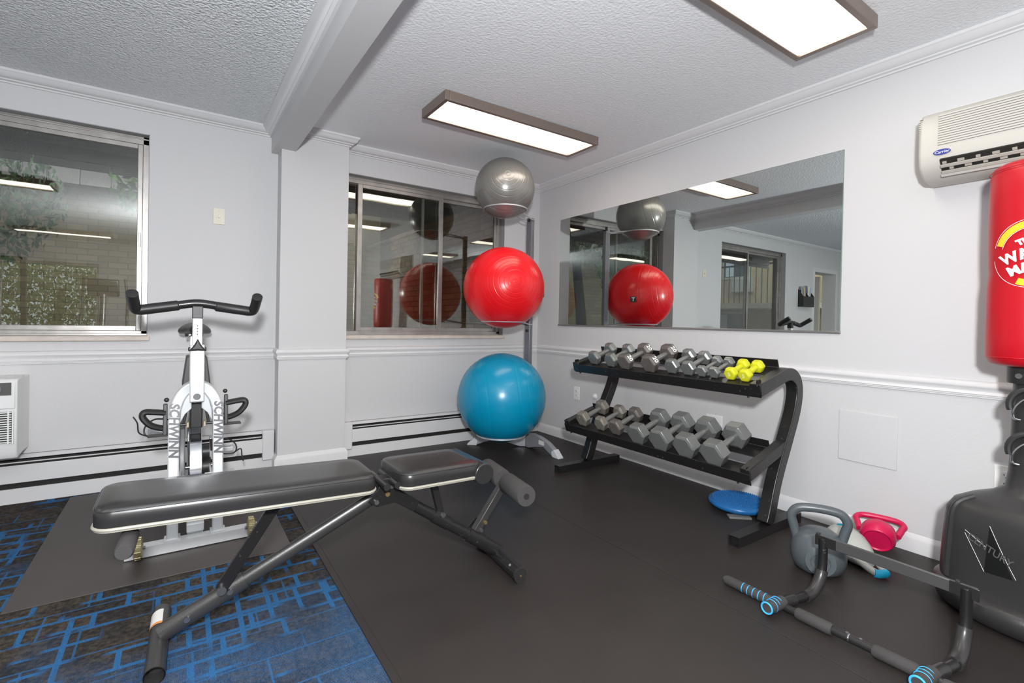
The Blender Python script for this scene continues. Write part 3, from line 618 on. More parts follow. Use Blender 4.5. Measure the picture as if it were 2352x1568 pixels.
# ================================================================== PULL UP BAR
pu = thing('pull_up_bar', 'black doorway pull up bar with blue rings lying on the rubber floor', 'pull-up bar', (-.95, -3.2, 0))
X_ = -1.05; zb_ = .021
ob('main_bar', B().cyl((X_, -2.86, zb_), (X_, -3.78, zb_), .0135), BLKG, pu)
for ya, yb in ((-2.985, -3.105), (-3.225, -3.345)): ob('foam_grip', B().tube([(X_, ya, zb_), (X_, ya-.006, zb_), (X_, yb+.006, zb_), (X_, yb, zb_)], .0208, 16, radii=[.8, 1, 1, .85]), FOAM, pu)
ob('collar', B().cyl((X_, -3.155, zb_), (X_, -3.159, zb_), .0142), STEEL, pu)
for y in (-3.15, -3.19): ob('screw', B().cyl((X_, y, zb_+.012), (X_, y, zb_+.017), .005, seg=10), BOLT, pu)
for s_, y0 in ((1, -2.93), (-1, -3.375)):
    og = ob('outer_grip', B().tube([(X_-.004, y0+s_*.03, zb_), (X_-.004, y0+s_*.04, zb_), (X_-.004, y0+s_*.215, zb_), (X_-.004, y0+s_*.230, zb_)], .0188, 16, radii=[.9, 1, 1, .55]), FOAM, pu)
    for k in range(5): ob('blue_stripe', B().cyl((X_-.004, y0+s_*(.055+.022*k), zb_), (X_-.004, y0+s_*(.058+.022*k), zb_), .0192), BLUEB, og)
    yv = y0-.035 if s_ > 0 else y0-.02
    cv = smooth([(-1.085, y0, zb_+.006), (-1.02, y0-.004, zb_+.006), (-.94, y0-.02, zb_+.004), (-.875, (y0+yv)/2-.012, zb_+.010), (-.825, yv, zb_+.050), (-.803, yv, zb_+.105), (-.800, yv, zb_+.205)], 6)
    ar = ob('curved_arm', B().tube(cv[6:], .0165, 16), BLK, pu)
    ob('sleeve', B().tube(cv[13:-3] if False else cv[14:-8], .0215, 16), mat('satin_black_sleeve', (.03, .028, .028), .3), ar)
    hg = ob('short_grip', B().tube([(-1.135, y0+.008, zb_+.012), (-1.04, y0, zb_+.010)], .0222, 18), FOAM, pu)
    ob('end_ring', B().lathe([(.0135, 0), (.0205, 0), (.0215, .003), (.0205, .006), (.0135, .006)], frame((-1.132, y0+.008, zb_+.012), (0, 1, 0), (0, 0, 1)), 24) if False else B().tube([V(-1.136, y0+.008+.0195*math.cos(q), zb_+.012+.0195*math.sin(q)) for q in [2*PI*k/28 for k in range(28)]], .0032, 8, closed=True), BLUEB, hg)
    for k in range(3): ob('blue_stripe', B().tube([V(-1.105+.018*k, y0+.006, zb_+.012)+V(0, .0224*math.cos(q), .0224*math.sin(q)) for q in [2*PI*j/24 for j in range(24)]], .0013, 6, closed=True), BLUEB, hg)
    ob('joint', B().tube(cv[4:10], .0212, 16), BLKG, pu)
fb = ob('cross_plate', B().box((-.800, -3.185, .218), (.012, .475, .042)), mat('graphite_bar', (.085, .083, .082), .35, .3), pu, bev=.003)
for y in (-2.968, -3.395):
    ob('bolt', B().cyl((-.806, y, .218), (-.813, y, .218), .0095, seg=12), BOLT, fb); ob('clip', B().box((-.800, y+.022, .240), (.016, .012, .010)), BLKP, fb, bev=.002)
ob('end_plate', B().box((-.8065, -2.975, .218), (.004, .075, .040)), BLKG, fb, bev=.001); ob('end_plate', B().box((-.8065, -3.39, .218), (.004, .075, .040)), BLKG, fb, bev=.001)

# ================================================================== PUNCHING BAG
BXc, BYc = -.297, -3.465
pb = thing('punching_bag', 'red freestanding punching bag on a black plastic base at the right edge', 'punching bag', (BXc, BYc, 0))
fv = V(-2.935-BXc, -3.86-BYc, 0).normalized(); sv = V(-fv.y, fv.x, 0)     # toward the viewer, and sideways
sv = sv if sv.dot(r2) > 0 else -sv
fq = math.atan2(fv.y, fv.x); sgn_ = 1 if (math.cos(fq+.1)*sv.x+math.sin(fq+.1)*sv.y) > 0 else -1
BROT = fq-sgn_*.48
Mb = Matrix.Translation((BXc, BYc, 0)) @ Matrix.Rotation(BROT, 4, 'Z')
BPROF = [(.001, .002, 2.2), (.232, .002, 2.2), (.262, .022, 2.2), (.273, .055, 2.2), (.270, .085, 2.2), (.252, .097, 2.4), (.226, .104, 3.4), (.220, .125, 4.2), (.216, .20, 4.4), (.211, .30, 4.4), (.205, .372, 4.4), (.190, .408, 4.0), (.160, .430, 3.2), (.112, .452, 2.4), (.080, .480, 2.0), (.071, .54, 2.0), (.068, .62, 2.0), (.066, .74, 2.0), (.064, .88, 2.0)]
def base_pt(q, z, h=0):          # a point on the base's skin at bearing q and height z
    R_, _z, pw = BPROF[-1]
    for (ra_, za_, pa_), (rb_, zb2, pb_) in zip(BPROF[4:], BPROF[5:]):
        if za_ <= z <= zb2:
            k = (z-za_)/(zb2-za_); R_ = ra_+(rb_-ra_)*k; pw = pa_+(pb_-pa_)*k; break
    c_, s_ = math.cos(q-BROT), math.sin(q-BROT); k = (abs(c_)**pw+abs(s_)**pw)**(-1/pw)
    return V(BXc+math.cos(q)*(R_*k+h), BYc+math.sin(q)*(R_*k+h), z)
rings = []
for r_, z_, pw in BPROF:
    rings.append([])
    for j in range(72):
        q = 2*PI*j/72; c_, s_ = math.cos(q), math.sin(q); k = (abs(c_)**pw+abs(s_)**pw)**(-1/pw); rings[-1].append(Mb @ V(r_*k*c_, r_*k*s_, z_))
bs = ob('base', B()._grid(rings), BASEP, pb, ang=50)
for k in range(4):
    q = BROT+PI/4+sgn_*.16+PI/2*k
    ob('rib', B().tube(smooth([base_pt(q, z, -.004) for z in (.115, .2, .3, .37, .405, .43)], 4), .013, 10), BASEP, bs)
MQ, MZ = -.50, .255
def bmark(x, y, h): return base_pt(fq+sgn_*(MQ+x/.25), MZ+y, h)
def bgrid(tri, h, n=10):        # curved triangle on the skin
    bm = bmesh.new(); A, B_, C_ = tri; g_ = {}
    for i in range(n+1):
        for j in range(n+1-i):
            a_, b_ = i/n, j/n; c_ = 1-a_-b_; g_[i, j] = bm.verts.new(bmark(A[0]*a_+B_[0]*b_+C_[0]*c_, A[1]*a_+B_[1]*b_+C_[1]*c_, h))
    for i in range(n):
        for j in range(n-i):
            bm.faces.new((g_[i, j], g_[i+1, j], g_[i, j+1]))
            if i+j < n-1: bm.faces.new((g_[i+1, j], g_[i+1, j+1], g_[i, j+1]))
    me = bpy.data.meshes.new('tri'); bm.to_mesh(me); bm.free(); return me
ob('triangle_mark', bgrid(((-.012, .10), (.075, -.055), (-.02, -.065)), .0012), mat('moulded_black', (.008, .009, .008), .35), bs)
def bline(a, c, r_=.0008): return B().tube([bmark(a[0]+(c[0]-a[0])*k/12, a[1]+(c[1]-a[1])*k/12, .0012) for k in range(13)], r_, 5)
for a, c in (((-.095, .05), (-.020, -.065)), ((-.012, .104), (.083, -.05)), ((-.095, .06), (-.02, .025))): ob('scratch', bline(a, c), LBL, bs)
me = text_mesh('CENTURY', .036, ext=.0002, bold=.0004); me.transform(Matrix.Translation((-.005, .02, .0018)) @ Matrix.Rotation(-.30, 4, 'Z'))
for v in me.vertices: v.co = bmark(v.co.x, v.co.y, v.co.z+.001)
ob('lettering', me, mat('worn_mark', (.09, .09, .088), .5), bs)
cl = ob('collar', B().lathe([(.066, .875), (.080, .875), (.082, .885), (.082, .935), (.066, .935)], Mb, 28), BLKP, pb)
ob('screw', B().cyl(V(BXc, BYc, .905)-sv*.045+fv*.066, V(BXc, BYc, .905)-sv*.048+fv*.076, .010, seg=12), BOLT, cl)
for z in (.80, .635):
    lp = ob('strap_hoop', B().tube([V(BXc, BYc, z)+fv*.072+sv*(-.008)+sv*.062*math.cos(q)+V(0, 0, .062*math.sin(q)) for q in [-.35+(PI+.7)*k/20 for k in range(21)]], .011, 10), BLKP, pb)
    ob('hook', B().tube(smooth([V(BXc, BYc, z-.055)+fv*.079-sv*.040, V(BXc, BYc, z-.048)+fv*.082-sv*.058, V(BXc, BYc, z-.012)+fv*.083-sv*.055, V(BXc, BYc, z+.022)+fv*.083-sv*.03, V(BXc, BYc, z+.026)+fv*.083, V(BXc, BYc, z-.10)+fv*.083+sv*.004], 5), .0042, 8), STEEL, lp)
bag = ob('bag', B().lathe([(0, .938), (.105, .938), (.132, .948), (.143, .972), (.1445, 1.05), (.1435, 1.23), (.1385, 1.29), (.1405, 1.315), (.1425, 1.42), (.142, 1.58), (.141, 1.655), (.133, 1.686), (.115, 1.698), (.05, 1.703), (0, 1.703)], Matrix.Translation((BXc, BYc, 0)), 56), REDB, pb, ang=60)
for z in (.972, 1.672): ob('seam', B().tube([V(BXc, BYc, z)+V(math.cos(q), math.sin(q), 0)*.1432 for q in [2*PI*k/56 for k in range(56)]], .0016, 6, closed=True), REDB, bag)
EA, EZ = -.10, 1.350; RBG = .1445   # emblem bearing and height on the bag
def wrap(me, R=RBG):
    for v in me.vertices:
        x, y, h = v.co; a = x/R+EA; d = fv*math.cos(a)+sv*math.sin(a); v.co = V(BXc, BYc, EZ+y)+d*(R+h)
    me.update(); return me
def ring2d(r0, r1, a0, a1, h, n=40):
    bm = bmesh.new(); P = []
    for k in range(n+1):
        a = a0+(a1-a0)*k/n; P.append((bm.verts.new((r0*math.cos(a), r0*math.sin(a), h)), bm.verts.new((r1*math.cos(a), r1*math.sin(a), h))))
    for k in range(n): bm.faces.new((P[k][0], P[k][1], P[k+1][1], P[k+1][0]))
    me = bpy.data.meshes.new('arc'); bm.to_mesh(me); bm.free(); return me
for a0, a1 in ((1.55, 2.82), (-2.0, -1.0), (-.2, 1.0)): ob('emblem_arc', wrap(ring2d(.096, .119, a0, a1, .0018)), YELP, bag)
for r_, a0, a1 in ((.123, 1.4, 2.9), (.123, 3.3, 5.2), (.093, 1.5, 2.9)): ob('emblem_line', wrap(ring2d(r_, r_+.0018, a0, a1, .0018)), WHTD, bag)
for s_, sz, x, y in (('THE', .027, -.022, .046), ('WAVE', .052, -.022, .0), ('MASTER', .046, .010, -.040)):
    me = text_mesh(s_, sz, ext=.0003, bold=.0022, shear=-.15); me.transform(Matrix.Translation((x, y, .0022)) @ Matrix.Rotation(.33, 4, 'Z'))
    ob('lettering', wrap(me), WHTD, bag)

# ================================================================== WEIGHT BENCH
wb = thing('weight_bench', 'black padded adjustable weight bench in the foreground', 'bench', (-2.4, -2.0, -.006))
def pad(x0, x1, y0, y1, z0, z1, tz, name, rad=.05, nose=False):
    # rounded plan outline, extruded, crowned top; tz = lift of the left end
    out = []; n = 7; ry = rad
    for cx, cy, a0 in ((x1-rad, y0+rad, -PI/2), (x1-rad, y1-rad, 0), (x0+rad, y1-rad, PI/2), (x0+rad, y0+rad, PI)):
        for k in range(n): a = a0+PI/2*k/(n-1); out.append((cx+rad*math.cos(a), cy+rad*math.sin(a)))
    mx, my = (x0+x1)/2, (y0+y1)/2; rings = []
    for z, k in ((0, 1), (.006, 1.0), (.018, 1.012), ((z1-z0)*.7, 1.008), (z1-z0-.010, .985), (z1-z0-.002, .955), (z1-z0+.001, .90), (z1-z0+.003, .5)):
        rings.append([V(mx+(x-mx)*(1-(1-k)*.18/(x1-x0)*1.0) if k < 1 else x, my+(y-my)*(1-(1-k)*.8) if k < 1 else my+(y-my)*k, z0+z+tz*((x1-x)/(x1-x0))) for x, y in out])
    p = ob(name, B()._grid(rings), VINYL, wb, ang=55)
    ob('piping', B().tube([V(x, y, z0-.004+tz*((x1-x)/(x1-x0))) for x, y in out], .0048, 8, closed=True), CREAM, p)
    ob('board', B()._grid([[V(x, y, z0-.012+tz*((x1-x)/(x1-x0))) for x, y in out], [V(x, y, z0+tz*((x1-x)/(x1-x0))) for x, y in out]]), CREAM, p)
    # seam lines
    ob('seam', B().tube([V(mx+(x-mx)*.998, my+(y-my)*.992, z0+(z1-z0)*.86+tz*((x1-x)/(x1-x0))) for x, y in out], .0016, 5, closed=True), VINYL, p)
    return p
bp_ = pad(-3.128, -2.335, -2.145, -1.873, .452, .505, .030, 'back_pad', .045)
sp_ = pad(-2.245, -1.892, -2.145, -1.873, .436, .488, .004, 'seat_pad', .05)
ob('rolled_nose', B().cyl((-1.893, -2.152, .440), (-1.893, -1.866, .440), .044, seg=28), VINYL, sp_, bev=.004)
rf = ob('rear_foot', B().tube([(-2.985, -2.125, .021), (-2.975, -1.755, .021)], .027, 24, cap=False).tube([(-2.985, -2.125, .021), (-2.975, -1.755, .021)], .0245, 24, cap=False), GRN, wb)
ob('foot_inside', B().cyl((-2.9835, -2.07, .021), (-2.983, -2.066, .021), .0243), DARK, rf)
ws = ob('warning_label', B().tube([(-2.9795, -1.87, .021), (-2.9775, -1.79, .021)], .0274, 24, cap=False), LBL, rf)
ob('orange_band', B().tube([(-2.9798, -1.883, .021), (-2.9795, -1.870, .021)], .02745, 24, cap=False), ORG, ws)
def oval(a, b, w_, h_): return B().tube([a, b], w_/2, 20, r2=h_/2, up=(0, 1, 0)) if False else B().tube([a, b], h_/2, 20, r2=w_/2, up=(0, 1, 0))
RA, RB_ = V(-2.975, -1.955, .050), V(-2.275, -2.0, .388)
ob('rear_leg', oval(RA, RB_, .036, .050), GRN, wb)
ob('rear_leg_sleeve', oval(RA.lerp(RB_, .0), RA.lerp(RB_, .34), .043, .060), GRN, wb)
for k in (.10, .27):
    p = RA.lerp(RB_, k); ob('bolt', B().cyl(p+V(0, -.02, .004), p+V(0, -.030, .004), .009, seg=12), BOLT, wb)
LBk = RA.lerp(RB_, .235)+V(0, -.004, .03)
st_ = ob('back_strut', B().tube([LBk+V(0, -.012, 0), (-2.640, -2.02, .446)], .019, r2=.009, up=(0, 1, 0), sq=True), BLK, wb, bev=.002)
ob('pivot_bolt', B().cyl(LBk+V(0, -.02, 0), LBk+V(0, -.036, 0), .014, seg=14), BOLT, st_)
hb = ob('hinge_bracket', B().prism([(-2.335, .372), (-2.30, .345), (-2.23, .352), (-2.15, .300), (-2.125, .335), (-2.215, .395), (-2.225, .432), (-2.29, .432), (-2.30, .408)], frame((0, -2.030, 0), (1, 0, 0), (0, 0, 1)), .005).prism([(-2.335, .372), (-2.30, .345), (-2.23, .352), (-2.15, .300), (-2.125, .335), (-2.215, .395), (-2.225, .432), (-2.29, .432), (-2.30, .408)], frame((0, -1.975, 0), (1, 0, 0), (0, 0, 1)), .005), BLK, wb, bev=.001)
for x, z, m in ((-2.305, .368, BOLT), (-2.262, .392, BRASS), (-2.245, .420, BOLT)): ob('hinge_bolt', B().cyl((x, -2.032, z), (x, -2.042, z), .009, seg=12), m, hb)
ob('hinge_block', B().box((-2.272, -2.02, .442), (.05, .06, .030)), BLK, hb, bev=.003)
for x in (-2.292, -2.250): ob('hinge_knuckle', B().cyl((x, -2.115, .445), (x, -1.92, .445), .013, seg=14), BLKG, hb)
FA, FB_ = V(-2.19, -2.003, .352), V(-1.752, -2.045, .048)
ob('front_leg', oval(FA, FB_, .038, .048), BLK, wb)
ob('front_leg_sleeve', oval(FA.lerp(FB_, .30), FA.lerp(FB_, .46), .044, .055), BLK, wb)
ob('front_leg_boot', oval(FA.lerp(FB_, .66), FB_, .044, .057), BLK, wb)
p = FA.lerp(FB_, .38)+V(0, 0, .03)
ss = ob('seat_strut', B().tube([p+V(0, 0, -.01), (-2.062, -2.0, .43)], .014, r2=.012, up=(0, 1, 0), sq=True), BLK, wb, bev=.002)
ob('pivot_bolt', B().cyl(p+V(0, -.015, -.004), p+V(0, -.028, -.004), .010, seg=12), BOLT, ss)
ff = ob('front_foot', B().cyl((-1.768, -2.238, .029), (-1.738, -1.885, .029), .0285, seg=24), BLK, wb)
for y, x in ((-2.241, -1.7685), (-1.882, -1.7377)): ob('end_cap', B().cyl((x, y-.005, .029), (x, y+.005, .029), .0305, seg=24), BLKP, ff)
ob('screw', B().cyl((-1.7687, -2.247, .029), (-1.7687, -2.249, .029), .004, seg=8), BRASS, ff)
for k in range(3): ob('bolt', B().cyl((-1.79+.004*k, -2.10-.045*k, .058-.004*k), (-1.795+.004*k, -2.103-.045*k, .064-.004*k), .0055, seg=10), STEEL, ff)
rp = ob('roller_post', B().tube([(-1.862, -2.02, .142), (-1.700, -2.01, .338)], .016, r2=.016, up=(0, 1, 0), sq=True), GRN, wb, bev=.002)
ob('post_bracket', B().prism([(-1.90, .13), (-1.84, .115), (-1.79, .155), (-1.80, .20), (-1.84, .19)], frame((0, -1.985, 0), (1, 0, 0), (0, 0, 1)), .005), BLK, rp)
for x, z, m in ((-1.835, .155, BOLT), (-1.815, .185, BRASS)): ob('bolt', B().cyl((x, -2.035, z), (x, -2.043, z), .008, seg=10), m, rp)
ra, rb2 = V(-1.738, -2.235, .345), V(-1.660, -1.79, .340)
ob('roller_bar', B().cyl(ra, rb2, .011), BLKG, rp)
for k0, k1 in ((.0, .44), (.56, 1.0)):
    ob('foam_roller', B().tube([ra.lerp(rb2, k0), ra.lerp(rb2, k0+.012), ra.lerp(rb2, k1-.012), ra.lerp(rb2, k1)], .044, 28, radii=[.93, 1, 1, .93]), FOAM, rp)
ob('roller_hole', B().cyl(ra+V(-.0008, -.0015, 0), ra+V(0, .004, 0), .0125), DARK, rp)
ob('handle_bar', B().cyl((-3.05, -2.1, .432), (-3.035, -1.83, .432), .011), BLKG, wb)
ob('handle_grip', B().tube([(-3.053, -2.205, .430), (-3.052, -2.198, .430), (-3.047, -2.09, .432), (-3.046, -2.08, .432)], .0225, 22, radii=[.85, 1, 1, .95]), FOAM, wb)
ob('handle_rail', B().tube([(-3.06, -2.0, .447), (-2.28, -2.0, .425)], .018, r2=.014, up=(0, 1, 0), sq=True), BLK, wb, bev=.002)

# ================================================================== SPIN BIKE
X0 = -2.864
bk = thing('spin_bike', 'silver spin bike with black handlebars facing the camera', 'exercise bike', (X0, -.65, -.001))
fs = ob('front_stabilizer', B().hollow((X0-.258, -1.175, .026), (X0+.256, -1.175, .026), .055, .045), SILV, bk)
for sx in (-1, 1):
    xw = X0+(.226 if sx > 0 else -.210)
    prof = [(.012, -.015), (.034, -.017), (.043, -.012), (.046, 0), (.043, .012), (.034, .017), (.012, .015)]
    wh = ob('transport_wheel', B().lathe(prof, frame((xw, -1.208, .050), (0, 1, 0), (0, 0, 1)), 24), HUBW, bk)
    for k in range(10):
        q = 2*PI*k/10; ob('tread', B().tube([V(xw-.011, -1.208+.045*math.cos(q), .050+.045*math.sin(q)), V(xw+.011, -1.208+.045*math.cos(q), .050+.045*math.sin(q))], .0035, 6), HUBW, wh)
    ob('axle', B().cyl((xw-.026, -1.208, .050), (xw+.026, -1.208, .050), .007, seg=10), BOLT, wh)
ob('rear_stabilizer', B().hollow((X0-.24, -.13, .026), (X0+.24, -.13, .026), .05, .045), SILV, bk)
def fy(z): return -1.165+.10*(z/.75)
for sx in (-1, 1):
    cv = [(X0+sx*.0885, fy(.045), .045)]+[(X0+sx*.0885, fy(z), z) for z in (.3, .56)]
    arc = [(X0+sx*(.0885*math.cos(a)), fy(.60+.15*math.sin(a)), .585+.150*math.sin(a)) for a in [PI/2*k/8 for k in range(0, 9)]]
    lg_ = ob('fork_leg', B().tube([Vector(p) for p in cv]+[Vector(p) for p in arc[1:]], .022, r2=.026, up=(0, 1, .13), sq=True), SILV, bk, bev=.006, ang=25)
    ob('web', B().prism([(sx*.065, .56), (sx*.062, .62), (sx*.05, .665), (sx*.025, .705), (sx*.02, .70), (sx*.02, .625), (sx*.045, .60)][::sx], frame((X0, fy(.62)+.008, 0), (1, 0, 0), (0, .0, 1)), .02), SILV, lg_, bev=.003)
    F = frame((X0+sx*.0885, fy(.54)-.0275, .535), (0, -.133, -1), (1, 0, 0))
    letter('SCHWINN', .052, F, TXT, lg_, bold=.0026, shear=.15)
    ob('cap', B().cyl((X0+sx*.0885, fy(.27)-.020, .27), (X0+sx*.0885, fy(.27)-.030, .27), .008, seg=12), WHT, lg_)
    ob('foot_bracket', B().box((X0+sx*.0885, -1.165, .052), (.062, .065, .010)), SILV, lg_, bev=.002)
hd = ob('head_tube', B().tube([(X0, fy(.66)-.012, .655), (X0, fy(.92)-.006, .925)], .030, r2=.034, up=(0, 1, 0), sq=True), SILV, bk, bev=.006)
for z, r_, m in ((.775, .021, mat('brushed_badge', (.68, .64, .62), .3, .4)), (.685, .016, mat('grey_badge', (.16, .165, .17), .5))): ob('badge', B().cyl((X0, fy(z)-.040, z), (X0, fy(z)-.049, z), r_, seg=28), m, hd)
hp = ob('handlebar_post', B().tube([(X0, fy(.9), .91), (X0, fy(.95)+.005, 1.055)], .0205, r2=.022, up=(0, 1, 0), sq=True), SILV, bk, bev=.004)
for k in range(5): ob('pin_hole', B().cyl((X0, fy(.95)-.018, .955+k*.0135+.01), (X0, fy(.95)-.0235, .955+k*.0135+.01), .0038, seg=10), BLKP, hp)
ob('clamp', B().box((X0, fy(.95)+.004, 1.085), (.044, .05, .06)), BLKP, hp, bev=.003)
kn = ob('adjust_knob', B().prism([(.040*(1 if k % 2 == 0 else .42)*math.cos(PI/2+PI*k/3), .040*(1 if k % 2 == 0 else .42)*math.sin(PI/2+PI*k/3)) for k in range(6)], frame((X0, fy(.92)-.075, .922), (1, 0, 0), (0, 0, 1)), .022), BLKP, hp, bev=.007)
ob('knob_stem', B().cyl((X0, fy(.92)-.03, .922), (X0, fy(.92)-.08, .922), .010), BOLT, kn)
ob('cable_loop', B().box((X0, fy(.9)-.03, .908), (.074, .012, .02)), BLKP, hp, bev=.004)
yh = -1.03
RC = .0205
core = smooth([(X0-.228, yh, 1.090), (X0-.12, yh, 1.108), (X0-.04, yh, 1.124), (X0-.004, yh, 1.128), (X0+.035, yh, 1.126), (X0+.12, yh, 1.112), (X0+.228, yh, 1.096)], 5)
hbr = ob('handlebar', B().tube(core, RC, 18), BLKG, bk)
for sx in (-1, 1):
    zc = 1.090 if sx < 0 else 1.096
    gp_ = [(X0+sx*.075, yh, 1.1165), (X0+sx*.08, yh, 1.1155), (X0+sx*.222, yh, zc)]
    ob('grip', B().tube(gp_, .0245, 18, radii=[.85, 1, 1]), BLKP, hbr)
    ob('bar_end', B().tube(smooth([(X0+sx*.215, yh, zc), (X0+sx*.236, yh-.006, zc+.002), (X0+sx*.243, yh-.03, zc+.018), (X0+sx*.246, yh-.10, zc+.062), (X0+sx*.246, yh-.115, zc+.072)], 5), .0235, 18, radii=[1]*20+[.6]), BLKP, hbr)
# behind the fork
ob('brake_housing', B().box((X0, -1.03, .585), (.052, .07, .12)), BLKP, bk, bev=.006)
for sx in (-1, 1):
    bp2 = ob('brake_arm', B().box((X0+sx*.043, -1.05, .60), (.012, .02, .10), Matrix.Rotation(sx*-.15, 3, 'Y')), BLKP, bk, bev=.003)
    ob('brake_pad', B().box((X0+sx*.034, -1.05, .545), (.008, .04, .022)), mat('tan_pad', (.50, .40, .28), .7), bp2)
    ob('pad_bolt', B().cyl((X0+sx*.04, -1.055, .545), (X0+sx*.066, -1.055, .545), .007, seg=10), BLKP, bp2)
fw = ob('flywheel', B().lathe([(.03, -.012), (.17, -.010), (.205, -.020), (.225, -.025), (.232, -.023), (.232, .023), (.225, .025), (.205, .020), (.17, .010), (.03, .012)], frame((X0, -.88, .292), (0, 1, 0), (0, 0, 1)), 64), STEEL, bk, ang=25)
ob('axle', B().cyl((X0-.085, -.88, .292), (X0+.085, -.88, .292), .011, seg=12), BOLT, fw)
for sx in (-1, 1):
    ob('axle_bracket', B().box((X0+sx*.062, -.99, .292), (.008, .27, .045)), SILV, bk, bev=.003); ob('axle_nut', B().cyl((X0+sx*.055, -1.128, .292), (X0+sx*.055, -1.116, .292), .011, seg=8), BOLT, bk)
    ob('bracket_plate', B().box((X0+sx*.053, -1.115, .29), (.036, .012, .055)), SILV, bk, bev=.003)
cg = [(-.98, .20), (-1.0, .30), (-.97, .42), (-.90, .50), (-.80, .535), (-.55, .48), (-.38, .42), (-.34, .30), (-.40, .20), (-.6, .15), (-.9, .14)]
ob('chain_guard', B().prism(cg, frame((X0-.058, 0, 0), (0, 1, 0), (0, 0, 1)), .032), mat('grey_guard', (.22, .225, .23), .4), bk, bev=.006)
ob('right_hub', B().cyl((X0+.03, -.93, .375), (X0+.062, -.93, .375), .035), BLKP, bk); ob('right_hub', B().cyl((X0+.03, -.90, .292), (X0+.070, -.90, .292), .045), BLKP, bk)
ob('frame_beam', B().tube([(X0, -1.04, .70), (X0, -.70, .52), (X0, -.42, .33), (X0, -.16, .06)], .03, r2=.045, up=(1, 0, 0), sq=True) if False else B().tube(smooth([(X0+.0, -1.05, .69), (X0, -.72, .62), (X0, -.45, .40), (X0, -.14, .05)], 4), .045, r2=.026, up=(1, 0, 0), sq=True), SILV, bk, bev=.004)
ob('lower_beam', B().tube([(X0-.0, -1.15, .075), (X0, -.7, .075), (X0, -.15, .055)], .02, r2=.035, up=(1, 0, 0), sq=True), SILV, bk, bev=.004)
ob('centre_upright', B().tube([(X0+.0, -1.13, .045), (X0, -1.125, .14)], .032, r2=.012, up=(0, 1, 0), sq=True), SILV, bk, bev=.002)
ob('frame_shroud', B()._grid([[V(X0+sx*.060, y, .725) for sx, y in ((-1, -1.0), (1, -1.0), (1, -.80), (-1, -.80))], [V(X0+sx*.043, y, .868) for sx, y in ((-1, -1.0), (1, -1.0), (1, -.86), (-1, -.86))]]), mat('charcoal_plastic', (.06, .058, .058), .45), bk, bev=.006)
ob('seat_tube', B().tube([(X0, -.50, .34), (X0, -.40, .72)], .028, r2=.03, up=(0, 1, 0), sq=True), SILV, bk, bev=.004)
ob('seat_post', B().tube([(X0, -.405, .70), (X0, -.36, .955)], .02, r2=.022, up=(0, 1, 0), sq=True), SILV, bk, bev=.003)
rings = []
for k, (y, wd, th, zc) in enumerate(((-.50, .018, .018, .985), (-.485, .03, .028, .985), (-.42, .036, .032, .985), (-.33, .060, .036, .985), (-.27, .085, .040, .985), (-.235, .088, .038, .988), (-.215, .06, .025, .99))):
    rings.append([V(X0+.006+wd*math.cos(a), y, zc+(th*math.sin(a) if math.sin(a) > 0 else th*.75*math.sin(a))-.018*abs(math.cos(a))**2*(wd/.088)) for a in [2*PI*j/20 for j in range(20)]])
sdl = ob('saddle', B()._grid(rings), BLKP, bk, ang=60)
for sx in (-1, 1): ob('saddle_rail', B().tube([(X0+sx*.022, -.46, .955), (X0+sx*.022, -.28, .955)], .0045, 8), BOLT, sdl); ob('clamp_nut', B().cyl((X0+sx*.03, -.37, .952), (X0+sx*.045, -.37, .952), .009, seg=8), BLKP, sdl)
ob('saddle_clamp', B().box((X0, -.37, .957), (.055, .06, .022)), BLKP, sdl, bev=.003)
# cranks and pedals
for sx, py, pz in ((-1, -.62, .455), (1, -.46, .275)):
    cr = ob('crank', B().tube([(X0+sx*.085, -.54, .365), (X0+sx*.095, py, pz)], .013, r2=.008, up=(1, 0, 0), sq=True), STEEL, bk, bev=.002)
    xp = X0+sx*.155
    pd = ob('pedal', B().span((xp-.048, py-.055, pz-.012), (xp+.048, py-.040, pz+.014)).span((xp-.048, py+.035, pz-.012), (xp+.048, py+.050, pz+.014)).span((xp-.048, py-.05, pz-.008), (xp-.036, py+.045, pz+.010)).span((xp+.036, py-.05, pz-.008), (xp+.048, py+.045, pz+.010)), SILV, cr, bev=.003)
    ob('pedal_axle', B().cyl((X0+sx*.09, py, pz), (xp+sx*.045, py, pz), .008, seg=10), BOLT, pd)
    ob('toe_strap', B().tube(smooth([V(xp-sx*.03, py-.05, pz-.02), V(xp+sx*.05, py-.06, pz-.024), V(xp+sx*.062, py-.05, pz+.02), V(xp+sx*.02, py-.02, pz+.055), V(xp-sx*.05, py-.02, pz+.045)], 5), .0042, 7), BLKP, pd)
    ob('strap_tail', B().tube(smooth([V(xp+sx*.05, py-.06, pz-.024), V(xp+sx*.085, py-.07, pz+.0), V(xp+sx*.092, py-.07, pz+.05*(1 if sx < 0 else -.8)), V(xp+sx*(.11 if sx < 0 else .10), py-.07, pz+.085*(1 if sx < 0 else -.9))], 5), .0035, 7), BLKP, pd)
